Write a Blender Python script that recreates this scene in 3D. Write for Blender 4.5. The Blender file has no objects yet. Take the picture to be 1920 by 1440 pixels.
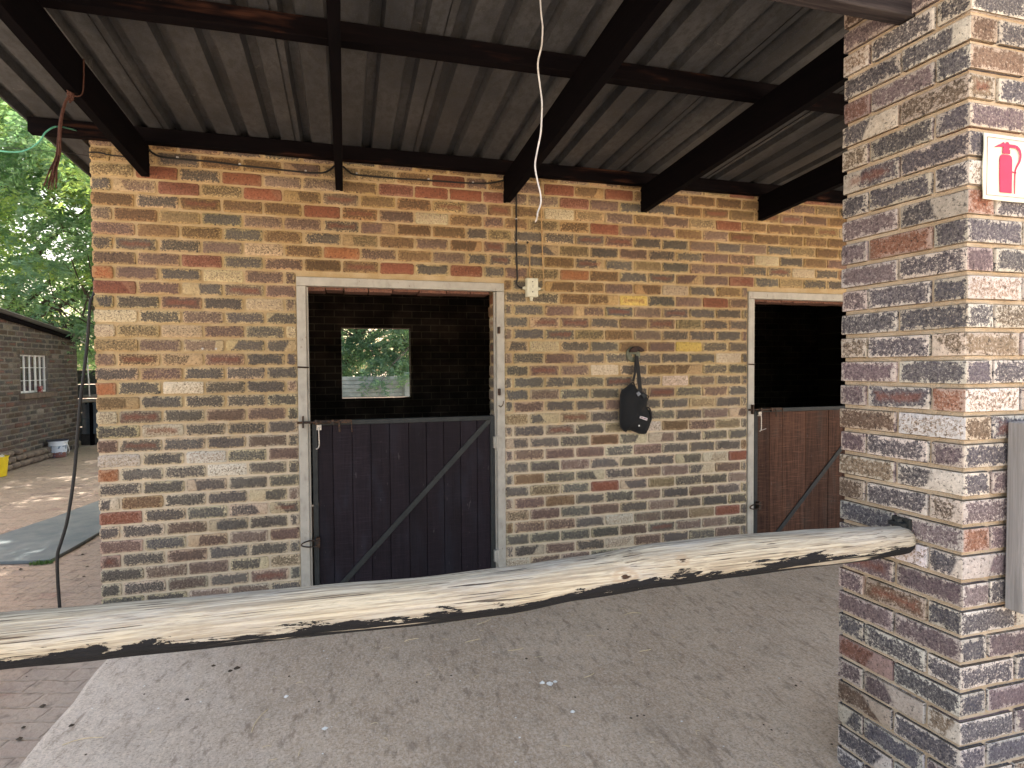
import bpy, math, random
import numpy as np
from mathutils import Matrix, Vector, noise

# ------------------------------------------------------------------ camera, world, sun, exposure
SC = bpy.context.scene
COL = SC.collection
cam_d = bpy.data.cameras.new("camera")
cam = bpy.data.objects.new("camera", cam_d)
COL.objects.link(cam)
F = Vector((0.2710348, 0.9621226, -0.0293313)); Rr = Vector((0.9624601, -0.2713376, -0.0068134)); U = Vector((0.0145140, 0.0263835, 0.9995465))
M = Matrix((Rr, U, -F)).transposed().to_4x4()
M.translation = Vector((1.40552, -3.94764, 1.50812))
cam.matrix_world = M
cam_d.sensor_width = 36.0
cam_d.lens = 1103.28 / 1920 * 36
cam_d.clip_end = 500
cam_d.clip_start = 0.02
SC.camera = cam

SUN_DIR = Vector((0.28, 0.60, 1.05)).normalized()
world = bpy.data.worlds.new("World"); SC.world = world; world.use_nodes = True
wn = world.node_tree.nodes; wl = world.node_tree.links
bg = wn["Background"]
sky = wn.new("ShaderNodeTexSky"); sky.sky_type = 'NISHITA'; sky.sun_disc = False
sky.sun_elevation = math.asin(SUN_DIR.z); sky.sun_rotation = math.atan2(SUN_DIR.x, SUN_DIR.y)
sky.air_density = 1.0; sky.dust_density = 4.0; sky.ozone_density = 1.0
wb = wn.new("ShaderNodeMix"); wb.data_type = 'RGBA'; wb.blend_type = 'MULTIPLY'; wb.inputs[0].default_value = 1.0; wb.inputs[7].default_value = (1.22, 1.0, .80, 1)   # camera white balance for open shade
wl.new(sky.outputs[0], wb.inputs[6]); wl.new(wb.outputs[2], bg.inputs[0]); bg.inputs[1].default_value = 0.15
sd = bpy.data.lights.new("sun", 'SUN'); sd.energy = 4.0; sd.angle = math.radians(0.5); sd.color = (1.0, 0.94, 0.84)
so = bpy.data.objects.new("sun", sd); COL.objects.link(so)
so.rotation_euler = SUN_DIR.to_track_quat('Z', 'Y').to_euler()
SC.view_settings.view_transform = 'Standard'; SC.view_settings.look = 'None'
SC.view_settings.gamma = 1.0; SC.view_settings.exposure = 2.5
SC.cycles.max_bounces = 8; SC.cycles.diffuse_bounces = 5
SC.cycles.use_denoising = True

rnd = random.Random(7)
NP = np.random.RandomState(11)

# ------------------------------------------------------------------ mesh helpers
class MB:
    def __init__(s):
        s.v = []; s.f = []; s.at = {}
    def add(s, vs, fs, **at):
        o = len(s.v)
        s.v += [tuple(v) for v in vs]
        s.f += [tuple(i + o for i in f) for f in fs]
        for k, val in at.items():
            s.at.setdefault(k, []).extend(val if isinstance(val, list) else [val] * len(vs))
    def box(s, x0, x1, y0, y1, z0, z1, **at):
        s.add([(x0,y0,z0),(x1,y0,z0),(x1,y1,z0),(x0,y1,z0),(x0,y0,z1),(x1,y0,z1),(x1,y1,z1),(x0,y1,z1)],
              [(0,3,2,1),(4,5,6,7),(0,1,5,4),(1,2,6,5),(2,3,7,6),(3,0,4,7)], **at)
    def obox(s, c, ax, ay, az):
        c, ax, ay, az = map(Vector, (c, ax, ay, az))
        vs = [c + sx*ax + sy*ay + sz*az for sz in (-1,1) for sx, sy in ((-1,-1),(1,-1),(1,1),(-1,1))]
        s.add(vs, [(0,3,2,1),(4,5,6,7),(0,1,5,4),(1,2,6,5),(2,3,7,6),(3,0,4,7)])
    def tube(s, pts, r, seg=8, cap=True):
        pts = [Vector(p) for p in pts]; n = len(pts)
        rs = r if isinstance(r, (list, tuple)) else [r]*n
        t0 = (pts[1]-pts[0]).normalized()
        ref = Vector((0,0,1)) if abs(t0.z) < .9 else Vector((1,0,0))
        a = t0.cross(ref).normalized()
        vs = []
        for i in range(n):
            t = (pts[min(i+1,n-1)] - pts[max(i-1,0)]).normalized()
            a = (a - t*a.dot(t)).normalized(); b = t.cross(a)
            for k in range(seg):
                q = 2*math.pi*k/seg
                vs.append(pts[i] + (a*math.cos(q) + b*math.sin(q))*rs[i])
        fs = [(i*seg+k, i*seg+(k+1)%seg, (i+1)*seg+(k+1)%seg, (i+1)*seg+k) for i in range(n-1) for k in range(seg)]
        if cap:
            fs += [tuple(range(seg-1,-1,-1)), tuple((n-1)*seg+k for k in range(seg))]
        s.add(vs, fs)
    def lathe(s, prof, seg=24, loc=(0,0,0)):
        vs = []; n = len(prof)
        for r, z in prof:
            for k in range(seg):
                q = 2*math.pi*k/seg; vs.append((loc[0]+r*math.cos(q), loc[1]+r*math.sin(q), loc[2]+z))
        s.add(vs, [(i*seg+k, i*seg+(k+1)%seg, (i+1)*seg+(k+1)%seg, (i+1)*seg+k) for i in range(n-1) for k in range(seg)])
    def prism(s, poly, fn, d0, d1):
        """poly 2-D outline, fn(u, v, d) -> point"""
        n = len(poly)
        s.add([fn(u,v,d0) for u,v in poly] + [fn(u,v,d1) for u,v in poly],
              [tuple(range(n-1,-1,-1)), tuple(range(n,2*n))] + [(i,(i+1)%n,n+(i+1)%n,n+i) for i in range(n)])
    def build(s, name, mat, parent=None, smooth=False, bevel=0, loc=None, angle=None):
        me = bpy.data.meshes.new(name)
        me.from_pydata([tuple(v) for v in s.v], [], s.f)
        for k, val in s.at.items():
            val = np.array(val, dtype=np.float32)
            a = me.attributes.new(k, 'FLOAT_VECTOR', 'POINT'); a.data.foreach_set('vector', val.ravel())
        if smooth:
            me.polygons.foreach_set('use_smooth', [True]*len(me.polygons))
        me.update()
        for m in (mat if isinstance(mat, (list, tuple)) else [mat]): me.materials.append(m)
        o = bpy.data.objects.new(name, me); COL.objects.link(o)
        if smooth and angle:
            me.set_sharp_from_angle(angle=math.radians(angle))
        if bevel:
            b = o.modifiers.new('bevel', 'BEVEL'); b.width = bevel; b.segments = 2; b.limit_method = 'ANGLE'
        if parent: o.parent = parent; o.matrix_parent_inverse = parent.matrix_world.inverted()
        return o

def smooth_path(pts, k=6):
    pts = [Vector(p) for p in pts]; P = [pts[0]*2-pts[1]] + pts + [pts[-1]*2-pts[-2]]; out = []
    for i in range(1, len(P)-2):
        for j in range(k):
            t = j/k; a,b,c,d = P[i-1],P[i],P[i+1],P[i+2]
            out.append(.5*((2*b)+(c-a)*t+(2*a-5*b+4*c-d)*t*t+(3*b-a-3*c+d)*t**3))
    out.append(pts[-1]); return out

def tag(o, label=None, cat=None, group=None, kind=None):
    if label: o['label'] = label
    if cat: o['category'] = cat
    if group: o['group'] = group
    if kind: o['kind'] = kind
    return o
def empty(name, loc=(0,0,0), label=None, cat=None, group=None):
    o = bpy.data.objects.new(name, None); COL.objects.link(o); o.location = loc
    o.empty_display_size = .1
    o.matrix_world = Matrix.Translation(loc)
    return tag(o, label, cat, group)

# ------------------------------------------------------------------ material helpers
class MT:
    def __init__(s, name, rough=.8, metal=0.0, spec=.3):
        s.m = bpy.data.materials.new(name); s.m.use_nodes = True
        s.n = s.m.node_tree.nodes; s.l = s.m.node_tree.links
        s.b = s.n['Principled BSDF']; s.set('Roughness', rough); s.set('Metallic', metal); s.set('Specular IOR Level', spec)
    def set(s, k, v):
        if hasattr(v, 'is_linked') or isinstance(v, bpy.types.NodeSocket): s.l.new(v, s.b.inputs[k])
        else:
            if isinstance(v, tuple) and len(v) == 3: v = (*v, 1)
            s.b.inputs[k].default_value = v
    def _in(s, sock, v):
        if isinstance(v, bpy.types.NodeSocket): s.l.new(v, sock)
        elif v is not None:
            if isinstance(v, tuple) and len(v) == 3 and sock.type == 'RGBA': v = (*v, 1)
            sock.default_value = v
    def coord(s, scale=(1,1,1), kind='Object', rot=(0,0,0)):
        c = s.n.new('ShaderNodeTexCoord'); m = s.n.new('ShaderNodeMapping'); s.l.new(c.outputs[kind], m.inputs[0])
        m.inputs['Scale'].default_value = scale; m.inputs['Rotation'].default_value = rot
        return m.outputs[0]
    def noise(s, scale, vec=None, detail=4, rough=.55, dist=0, col=False):
        t = s.n.new('ShaderNodeTexNoise'); t.inputs['Scale'].default_value = scale; t.inputs['Detail'].default_value = detail
        t.inputs['Roughness'].default_value = rough; t.inputs['Distortion'].default_value = dist
        s.l.new(vec if vec is not None else s.coord(), t.inputs['Vector'])
        return t.outputs['Color' if col else 'Fac']
    def voro(s, scale, vec=None, feature='F1'):
        t = s.n.new('ShaderNodeTexVoronoi'); t.feature = feature; t.inputs['Scale'].default_value = scale
        s.l.new(vec if vec is not None else s.coord(), t.inputs['Vector']); return t.outputs['Distance']
    def math(s, op, a, b=None, c=None, clamp=False):
        t = s.n.new('ShaderNodeMath'); t.operation = op; t.use_clamp = clamp
        for i, v in enumerate((a, b, c)): s._in(t.inputs[i], v)
        return t.outputs[0]
    def ramp(s, v, a, b, smooth=True):
        t = s.n.new('ShaderNodeMapRange'); t.interpolation_type = 'SMOOTHSTEP' if smooth else 'LINEAR'
        s._in(t.inputs[0], v); t.inputs[1].default_value = a; t.inputs[2].default_value = b; return t.outputs[0]
    def mix(s, f, a, b, mode='MIX'):
        t = s.n.new('ShaderNodeMix'); t.data_type = 'RGBA'; t.blend_type = mode
        s._in(t.inputs[0], f); s._in(t.inputs[6], a); s._in(t.inputs[7], b); return t.outputs[2]
    def attr(s, name, out='Vector'):
        t = s.n.new('ShaderNodeAttribute'); t.attribute_name = name; return t.outputs[out]
    def sep(s, v):
        t = s.n.new('ShaderNodeSeparateXYZ'); s.l.new(v, t.inputs[0]); return t.outputs
    def bump(s, h, strength=.5, dist=.005):
        t = s.n.new('ShaderNodeBump'); t.inputs['Strength'].default_value = strength; t.inputs['Distance'].default_value = dist
        s.l.new(h, t.inputs['Height']); s.l.new(t.outputs[0], s.b.inputs['Normal'])
    def island(s):
        return s.n.new('ShaderNodeNewGeometry').outputs['Random Per Island']

def brick_mat(name, gain=1.0, fine=1.0):
    t = MT(name, .88, 0, .25)
    uv = t.sep(t.attr('buv')); dim = t.sep(t.attr('bdim'))
    du = t.math('SUBTRACT', dim[0], t.math('ABSOLUTE', uv[0])); dv = t.math('SUBTRACT', dim[1], t.math('ABSOLUTE', uv[1]))
    de = t.math('MINIMUM', du, t.math('MULTIPLY', dv, 1.25))
    n1 = t.noise(18, detail=2); n2 = t.noise(230*fine, detail=1); n3 = t.noise(95*fine, detail=2, rough=.6)
    s2 = t.ramp(n2, .36, .64, False); s3 = t.ramp(n3, .36, .66, False)
    d2 = t.math('ADD', de, t.math('MULTIPLY', t.math('SUBTRACT', n1, .5), .045))
    mb = t.math('MULTIPLY', t.ramp(d2, -.002, .0185, False), dim[2])
    sp = t.math('ADD', t.math('MULTIPLY', t.math('SUBTRACT', s2, .5), .55), t.math('MULTIPLY', t.math('SUBTRACT', s3, .5), .75))
    mk = t.math('MULTIPLY', t.ramp(t.math('ADD', mb, sp), .20, .74), .95)
    mk = t.math('MULTIPLY', mk, t.math('ADD', .80, t.math('MULTIPLY', t.ramp(t.noise(150*fine, detail=2, rough=.65), .40, .58, False), .20)))
    bs = t.attr('bsp'); bz = t.sep(bs)
    cut = t.ramp(t.math('ADD', t.math('ADD', t.math('MULTIPLY', uv[0], bz[0]), t.math('MULTIPLY', uv[1], bz[1])), t.math('ADD', bz[2], t.math('MULTIPLY', t.math('SUBTRACT', n1, .5), .02))), -.006, .006)
    mk = t.math('MULTIPLY', mk, cut)
    col = t.mix(mk, t.attr('edgecol', 'Color'), t.attr('corecol', 'Color'))
    hz = t.ramp(t.math('ADD', d2, t.math('MULTIPLY', t.math('SUBTRACT', s3, .5), .016)), .014, .044)
    col = t.mix(t.math('MULTIPLY', t.math('MULTIPLY', hz, uv[2]), .6), col, (.20,.075,.05))
    pit = t.ramp(t.noise(95*fine, detail=3, rough=.75), .575, .64)
    col = t.mix(t.math('MULTIPLY', pit, .7), col, (.025, .024, .028))
    soft = t.noise(55, detail=6, rough=.8); soot = t.noise(1.4, detail=4)
    col = t.mix(1.0, col, t.mix(t.ramp(soft, .3, .7, False), (.66*gain,)*3, (1.32*gain,)*3), 'MULTIPLY')
    col = t.mix(1.0, col, t.mix(t.ramp(soot, .35, .65), (.84,.82,.80), (1.08,1.08,1.08)), 'MULTIPLY')
    t.set('Base Color', col)
    h = t.math('ADD', t.math('MULTIPLY', n2, .5), t.math('SUBTRACT', n3, t.math('MULTIPLY', pit, .6)))
    t.bump(h, .55, .0035)
    return t.m

def mortar_mat(name, c1, c2):
    t = MT(name, .95, 0, .15)
    a = t.noise(7, detail=5); b = t.noise(170, detail=3, rough=.7)
    col = t.mix(t.ramp(a, .35, .65), c1, c2)
    if name == 'sandy_mortar':      # light bounced onto the lower courses, painted as paler mortar
        z = t.math('ADD', t.sep(t.coord())[2], t.math('MULTIPLY', t.math('SUBTRACT', a, .5), .9)); col = t.mix(t.ramp(z, 1.35, .95), col, (.60,.52,.40))
    col = t.mix(t.math('MULTIPLY', t.ramp(b, .55, .75), .7), col, tuple(x*.5 for x in c1))
    t.set('Base Color', col); t.bump(t.math('ADD', b, t.noise(40, detail=3)), .8, .005); return t.m

def simple(name, c, c2=None, rough=.7, metal=0, scale=30, bump=.2, bd=.002, spec=.3, stretch=(1,1,1)):
    t = MT(name, rough, metal, spec); v = t.coord(stretch); n = t.noise(scale, v, 5, .6)
    t.set('Base Color', t.mix(t.ramp(n, .35, .68), c, c2 or tuple(x*.6 for x in c)))
    if bump: t.bump(n, bump, bd)
    return t.m

def wood_dark(name, c, c2, red=None, along='y'):
    t = MT(name, .85, 0, .06)
    st = {'y': (30, 1.2, 30), 'x': (1.2, 30, 30), 'z': (30, 30, 1.2)}[along]
    g = t.noise(1.6, t.coord(st), 6, .65, .6)
    col = t.mix(t.ramp(g, .3, .7), c, c2)
    if red:
        st2 = {'y': (6, 1.3, 6), 'x': (1.3, 6, 6), 'z': (6, 6, 1.3)}[along]
        r = t.math('MULTIPLY', t.ramp(t.noise(1.7, t.coord(st2), 3), .56, .70), t.ramp(g, .35, .6))
        col = t.mix(t.math('MULTIPLY', r, .8), col, red)
    t.set('Base Color', col); t.bump(g, .35, .003); return t.m

M_BRICK = brick_mat('flashed_face_brick')
M_MORTAR = mortar_mat('sandy_mortar', (.42,.31,.165), (.50,.39,.24))
_n = M_MORTAR.node_tree
M_MORTAR2 = mortar_mat('pale_mortar', (.41,.325,.23), (.52,.435,.33))  # browned overall for the shadow on the pillar's left face
M_MORTAR3 = mortar_mat('grey_mortar', (.13,.12,.105), (.18,.165,.145))
M_RAFTER = wood_dark('creosoted_timber', (.0016,.0013,.0022), (.0035,.0024,.0032))
M_PURLIN = wood_dark('creosoted_purlin', (.0025,.002,.003), (.006,.004,.0045), (.060,.026,.017), 'x')
M_LINTEL = wood_dark('weathered_beam', (.022,.019,.022), (.062,.054,.054), None, 'x')
M_STEEL = simple('grey_painted_steel', (.030,.034,.035), (.020,.023,.024), .6, .1, 25, .1)
M_BLACK_STEEL = simple('rusty_dark_steel', (.03,.028,.028), (.09,.05,.03), .6, .5, 60, .3)
M_GALV = simple('bright_galvanised_steel', (.55,.52,.48), (.32,.29,.26), .45, .6, 120, .2)
M_PVC = simple('cream_plastic', (.62,.62,.50), (.52,.52,.42), .5, 0, 40, .05)
M_BLACK = simple('black_rubber', (.012,.012,.013), (.02,.02,.02), .55, 0, 60, .1)
M_TAN = simple('painted_over_cable', (.45,.31,.15), (.33,.21,.10), .7, 0, 60, .2)
M_WHITEWIRE = simple('white_cable', (.55,.55,.55), (.40,.40,.40), .45, 0, 40, .1)
M_GREEN = simple('green_hose_plastic', (.12,.42,.30), (.09,.32,.22), .45, 0, 20, 0)
M_TWINE = simple('brown_twine', (.055,.020,.014), (.11,.055,.04), .9, 0, 60, .5, stretch=(4,4,1))

# ---- door frame paint
t = MT('grey_beige_frame_paint', .55, 0, .35)
n = t.noise(9, detail=6, rough=.65); n2 = t.noise(70, t.coord((1,1,.35)), 4, .7); n3 = t.noise(26, t.coord((1,1,.5)), 3)
col = t.mix(t.ramp(n, .3, .7), (.43,.41,.365), (.34,.325,.285))
col = t.mix(t.ramp(n2, .66, .72), col, (.10,.065,.045)); col = t.mix(t.math('MULTIPLY', t.ramp(n3, .52, .8), .45), col, (.16,.145,.125))
t.set('Base Color', col); t.bump(n2, .2, .002); M_FRAME = t.m

# ---- boards
def board_mat(name, c, c2, c3, vary=.25):
    t = MT(name, .7, 0, .15)
    g = t.noise(1.5, t.coord((34, 34, 1.6)), 7, .7, 1.0); g2 = t.noise(3, t.coord((3,3,1)), 4)
    g3 = t.noise(1.2, t.coord((90, 90, 3)), 3, .6)
    col = t.mix(t.ramp(g, .32, .68), c, c2)
    col = t.mix(t.math('MULTIPLY', t.ramp(g2, .5, .72), .55), col, c3)
    saw = t.noise(1.0, t.coord((9, 9, 260)), 3, .6)
    col = t.mix(t.math('MULTIPLY', t.ramp(saw, .5, .68), .35), col, tuple(x*2.4 for x in c2))
    v = t.math('ADD', t.math('MULTIPLY', t.island(), vary*2), 1-vary)
    comb = t.n.new('ShaderNodeCombineXYZ')
    for i in range(3): t.l.new(v, comb.inputs[i])
    col = t.mix(1.0, col, comb.outputs[0], 'MULTIPLY')
    scr = t.ramp(t.noise(2.2, t.coord((25,25,6), rot=(0,.6,0)), 2), .725, .75)
    col = t.mix(t.math('MULTIPLY', scr, .35), col, (.12,.11,.11))
    t.set('Base Color', col); t.bump(t.math('ADD', g, g3), .4, .0025); return t.m
M_BOARD_DARK = board_mat('dark_stained_boards', (.0085,.0065,.0100), (.0165,.0120,.0165), (.021,.022,.032))
M_BOARD_BROWN = board_mat('worn_brown_boards', (.028,.013,.009), (.080,.038,.024), (.055,.040,.032), .35)

# ------------------------------------------------------------------ bricks
PAL = {
 'dark':   [((.42,.32,.17),(.055,.055,.063),1.0), ((.38,.30,.17),(.070,.065,.066),1.0), ((.45,.35,.20),(.058,.056,.060),1.0)],
 'purple': [((.38,.27,.15),(.100,.066,.062),1.0), ((.35,.24,.145),(.125,.085,.074),1.0), ((.38,.29,.18),(.135,.095,.080),.95)],
 'brown':  [((.35,.23,.11),(.105,.064,.040),1.0), ((.36,.25,.12),(.135,.085,.050),1.0)],
 'red':    [((.26,.125,.075),(.20,.075,.045),.9), ((.28,.15,.10),(.16,.065,.045),.9)],
 'orange': [((.34,.19,.10),(.27,.105,.05),.85)],
 'cream':  [((.46,.37,.23),(.25,.19,.13),.55), ((.50,.42,.29),(.32,.25,.18),.45)],
 'tan':    [((.42,.31,.16),(.16,.12,.07),.8), ((.40,.30,.16),(.10,.075,.05),.75)],
 'yellow': [((.55,.40,.12),(.50,.36,.12),.3)],
}
def pick(r, z=1.0, style='wall'):
    if style == 'pillar': w = dict(dark=46, purple=28, brown=7, red=3, orange=2.5, cream=7, tan=7)
    elif style == 'far':  w = dict(dark=40, purple=38, brown=18, red=2, orange=0, cream=3, tan=4)
    elif z > 2.45: w = dict(dark=14, purple=38, brown=34, red=9, orange=.5, cream=1, tan=6)
    elif z > 1.9: w = dict(dark=42, purple=30, brown=17, red=2.5, orange=.2, cream=1.5, tan=6)
    else: w = dict(dark=56, purple=30, brown=3, red=.6, orange=.2, cream=4, tan=5)
    k = r.choices(list(w), list(w.values()))[0]
    return k
def cols(kind, r, style='wall', z=2):
    e, c, a = r.choice(PAL[kind]); g = r.uniform(.85, 1.15)
    e = [x*g*r.uniform(.96,1.04) for x in e]; k = r.uniform(.78,1.25); c = [x*k*r.uniform(.96,1.04) for x in c]
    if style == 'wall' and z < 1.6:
        f_ = min(1, (1.6-z)/.7); e = [x*(1-f_)+y*f_ for x, y in zip(e, (e[0]*1.12, e[1]*1.24, e[2]*1.6))]  # bounce light low on the wall put into paler brick edges
    if style == 'pillar':
        e = [e[0]*1.0, e[1]*1.16, e[2]*1.7]
        m = sum(e)/3; e = [(x*.6+m*.4)*1.2 for x in e]; m = sum(c)/3; c = [x*.7+m*.3 for x in c]; c = [c[0]*.92, c[1]*.90, c[2]*1.16] if kind in ('dark','purple') else [c[0]*1.1, c[1]*1.0, c[2]*.95]
    if style == 'far':
        m = sum(e)/3; e = [(x*.5+m*.5)*.42 for x in e]; m = sum(c)/3; c = [(x*.6+m*.4)*.7 for x in c]
    return e, c, a*r.uniform(.85,1.12)

def bsplit(r):
    if r.random() < .88: return (0.0, 0.0, 1.0)
    a = r.uniform(-.9, .9) + (math.pi if r.random() < .5 else 0)
    return (math.cos(a), math.sin(a), r.uniform(-.01, .07))
def brick_face(mb, org, u, n, s0, s1, z0, z1, kind, r, style='wall', nx=5, nz=2, proud=0.0, back=.02, jit=.0018):
    """one brick's outer face with rounded arrises and short returns; org + u*s + z, n outward"""
    e, c, a = cols(kind, r, style, z0)
    j = r.uniform(-jit, jit) + proud
    s0 += r.uniform(0,.002); s1 -= r.uniform(0,.002); z0 += r.uniform(0,.0015); z1 -= r.uniform(0,.0015)
    rr = .0075; rc = r.uniform(.002,.0065)
    sl = [s0, s0, s0+rr] + [s0+rr+(s1-s0-2*rr)*i/nx for i in range(1, nx)] + [s1-rr, s1, s1]
    zl = [z0, z0, z0+rr] + [z0+rr+(z1-z0-2*rr)*i/nz for i in range(1, nz)] + [z1-rr, z1, z1]
    S, Z = len(sl), len(zl); vs = []; buv = []
    sc, zc = (s0+s1)/2, (z0+z1)/2; off = Vector((r.uniform(0,50), r.uniform(0,50), r.uniform(0,50)))
    for iz, z in enumerate(zl):
        for i_s, s in enumerate(sl):
            k = min(i_s, iz, S-1-i_s, Z-1-iz)
            d = -back if k == 0 else (-.0045 if k == 1 else 0)
            ds = dz = 0
            p = Vector((s*18, z*18, 0)) + off
            if k >= 1: d += noise.noise(p)*.0016 + noise.noise(p*3.1)*.0009
            if k <= 1:
                ds = noise.noise(p*2.3+Vector((9,0,0)))*.0042; dz = noise.noise(p*2.3+Vector((0,7,0)))*.0038
            if k <= 1 and min(i_s, S-1-i_s) <= 1 and min(iz, Z-1-iz) <= 1:
                ds += rc*(1 if i_s < 3 else -1); dz += rc*.8*(1 if iz < 3 else -1)
            pt = org + u*(s+ds) + n*(d+j); vs.append((pt.x, pt.y, pt.z+z+dz))
            buv.append((s-sc, z-zc, 1.0 if (r_red := off.x > 46.5) else 0.0))
    fs = [(iz*S+i, iz*S+i+1, (iz+1)*S+i+1, (iz+1)*S+i) for iz in range(Z-1) for i in range(S-1)]
    if u.cross(Vector((0,0,1))).dot(n) < 0: fs = [f[::-1] for f in fs]
    mb.add(vs, fs, buv=buv, bdim=((s1-s0)/2, (z1-z0)/2, a), edgecol=tuple(e), corecol=tuple(c), bsp=bsplit(r))

C = .08502; MOD = .2325; JT = .0125
OVER = [(1.42,2.24,'orange'),(1.71,2.15,'red'),(2.2,2.16,'red'),(.74,2.7,'red'),(.45,2.68,'red'),(3.46,2.16,'orange'),(3.06,2.17,'orange'),(3.45,1.99,'yellow'),(2.23,2.71,'red'),(1.8,2.69,'red'),(2.92,2.76,'red'),(3.29,2.76,'red'),(2.98,2.63,'red'),(.14,1.82,'cream'),(.46,1.74,'cream'),(.05,1.75,'cream'),(.68,2.08,'cream'),(.04,1.41,'orange'),(.11,.62,'red'),(.05,.88,'orange'),(.14,2.0,'red'),(.35,2.16,'purple'),(.58,2.17,'red'),(.05,1.64,'tan'),(.42,1.4,'cream'),(.05,1.22,'cream'),(.05,1.05,'purple'),(3.29,1.47,'cream'),(4.05,2.02,'red'),(4.36,2.17,'red'),(3.82,1.65,'yellow'),(3.44,2.2,'dark'),(.35,1.99,'purple'),(1.03,2.19,'purple'),(2.62,1.77,'dark'),(.31,1.48,'purple'),(.62,1.32,'dark'),(1.0,1.83,'dark'),(.59,1.74,'purple'),(3.68,.97,'purple'),(3.12,1.84,'dark'),(3.91,1.39,'cream'),(.12,.36,'dark'),(3.42,1.91,'dark')]
def course(mb, org, u, n, z0, z1, a, b, phase, r, style='wall', over=False, **kw):
    """lay stretchers from a to b with joints at phase + k*MOD"""
    k = math.floor((a-phase)/MOD); s = phase + k*MOD
    while s < b - .01:
        x0 = max(a, s + JT/2) if s > a - .001 else a
        x1 = min(b, s + MOD - JT/2)
        if s + MOD > b - .03: x1 = b
        if x1 - x0 > .02:
            kind = pick(r, z0, style)
            if over:
                for ox, oz, ok in OVER:
                    if x0-.005 <= ox <= x1+.005 and z0-.006 <= oz <= z1+.006: kind = ok
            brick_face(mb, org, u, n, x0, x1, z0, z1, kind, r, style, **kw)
        if x1 == b: break
        s += MOD

SL = .0631                                   # fall of the roof towards the back
def zroof(y): return 2.8224 - SL*y           # top of rafters / underside of purlins
X, Yv, Zv = Vector((1,0,0)), Vector((0,1,0)), Vector((0,0,1))

# ------------------------------------------------------------------ THE STABLE
stable = empty('stable_building', (0,0,0), 'face-brick stable under a corrugated lean-to roof with half-open split doors', 'building')
LEN = 8.6
DOORS = [(1.111, 2.465), (4.444, 5.798)]
mb = MB(); r = random.Random(3)
for k in range(-2, 32):
    zc = 2.67 - k*C; z0, z1 = zc-C/2+JT/2, zc+C/2-JT/2
    if k == 31: z0 = 0.0
    segs = [(0.0, LEN)]
    if z0 < 2.075: segs = [(0.0, DOORS[0][0]-.004), (DOORS[0][1]+.004, DOORS[1][0]-.004), (DOORS[1][1]+.004, LEN)]
    zz0, zz1 = z0, z1
    if z0 < 2.075 and z1 > 2.03: pass
    odd = k % 2
    for i, (a, b) in enumerate(segs):
        nx = 5 if a < 5.5 else 2
        ph1 = .111 if odd else -.005
        ph2 = 2.759 - MOD*2 + (0 if odd else MOD/2)
        if len(segs) == 1:
            course(mb, Vector((0,0,0)), X, -Yv, z0, z1, a, 2.30+(.05 if odd else .167), ph1, r, over=True)
            course(mb, Vector((0,0,0)), X, -Yv, z0, z1, 2.36+(.05 if odd else .167)-.05, b, ph2, r, over=True, nx=4)
        else:
            course(mb, Vector((0,0,0)), X, -Yv, z0, z1, a, b, ph1 if i == 0 else ph2, r, over=True, nx=nx)
# courses of the gable side (x = 0) so that the corner is real from either side
for k in range(-2, 32):
    zc = 2.67 - k*C; z0, z1 = zc-C/2+JT/2, zc+C/2-JT/2
    if z1 > zroof(3.7)+.07 : z1 = z1
    course(mb, Vector((0,.012,0)), Yv, -X, z0, z1, 0.0, 3.2 if k < 1 else 3.7, -.005 if k % 2 else .111, r, nx=2, nz=1)
# raw brick reveals behind the door frames
for (a, b) in DOORS:
    for k in range(7, 32):
        zc = 2.67 - k*C; z0, z1 = zc-C/2+JT/2, zc+C/2-JT/2
        if z1 > 2.03: continue
        for xx, nn in ((b-.058, -X), (a+.052, X)):
            brick_face(mb, Vector((xx, .052, 0)), Yv, nn, 0.0, .165, z0, z1, pick(r, 1), r, nx=2, nz=2, jit=.006)
    s = a+.06
    while s < b-.1:
        w = r.uniform(.10, .23); x1 = min(s+w, b-.06)
        z = 2.012 + r.uniform(-.006, .004)
        mb.box(s, x1-.008, .055, .215, z, z+.04, buv=(0,0,0), bdim=(.1,.05,.5), edgecol=(.20,.10,.07), corecol=(.12,.06,.05), bsp=(0.,0.,1.)); s = x1
front = mb.build('front_brick_facing', M_BRICK, stable, smooth=True, angle=50)
front.name = 'brick_facing'
mb = MB()
R0 = .012
def wallpiece(x0, x1, z0, z1, y0=R0, y1=.22): mb.box(x0, x1, y0, y1, z0, z1)
zt = 2.905
for x0, x1, z0, z1 in [(.006, 1.155, 0, zt), (1.155, 2.415, 2.03, zt), (2.415, 4.488, 0, zt), (4.488, 5.748, 2.03, zt), (5.748, LEN, 0, zt)]:
    wallpiece(x0, x1, z0, z1)
mb.build('front_wall', M_MORTAR, stable)
# inner and back walls
t = MT('shade_darkened_interior_brick', .95, 0, .1)
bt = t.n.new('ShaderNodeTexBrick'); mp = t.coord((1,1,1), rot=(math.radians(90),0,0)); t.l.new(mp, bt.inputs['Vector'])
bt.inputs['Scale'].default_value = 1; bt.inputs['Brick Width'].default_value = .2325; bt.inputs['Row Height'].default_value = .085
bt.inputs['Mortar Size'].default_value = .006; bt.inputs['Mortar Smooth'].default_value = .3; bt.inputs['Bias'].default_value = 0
bt.inputs['Color1'].default_value = (.075,.055,.045,1); bt.inputs['Color2'].default_value = (.045,.036,.032,1); bt.inputs['Mortar'].default_value = (.14,.12,.09,1)  # gloom of the stall put into very dark brick colours
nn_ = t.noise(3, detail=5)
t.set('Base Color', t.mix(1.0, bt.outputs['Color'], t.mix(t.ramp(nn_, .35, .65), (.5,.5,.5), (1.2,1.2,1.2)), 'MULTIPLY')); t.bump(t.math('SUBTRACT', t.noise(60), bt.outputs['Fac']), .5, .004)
M_INT = t.m
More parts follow.
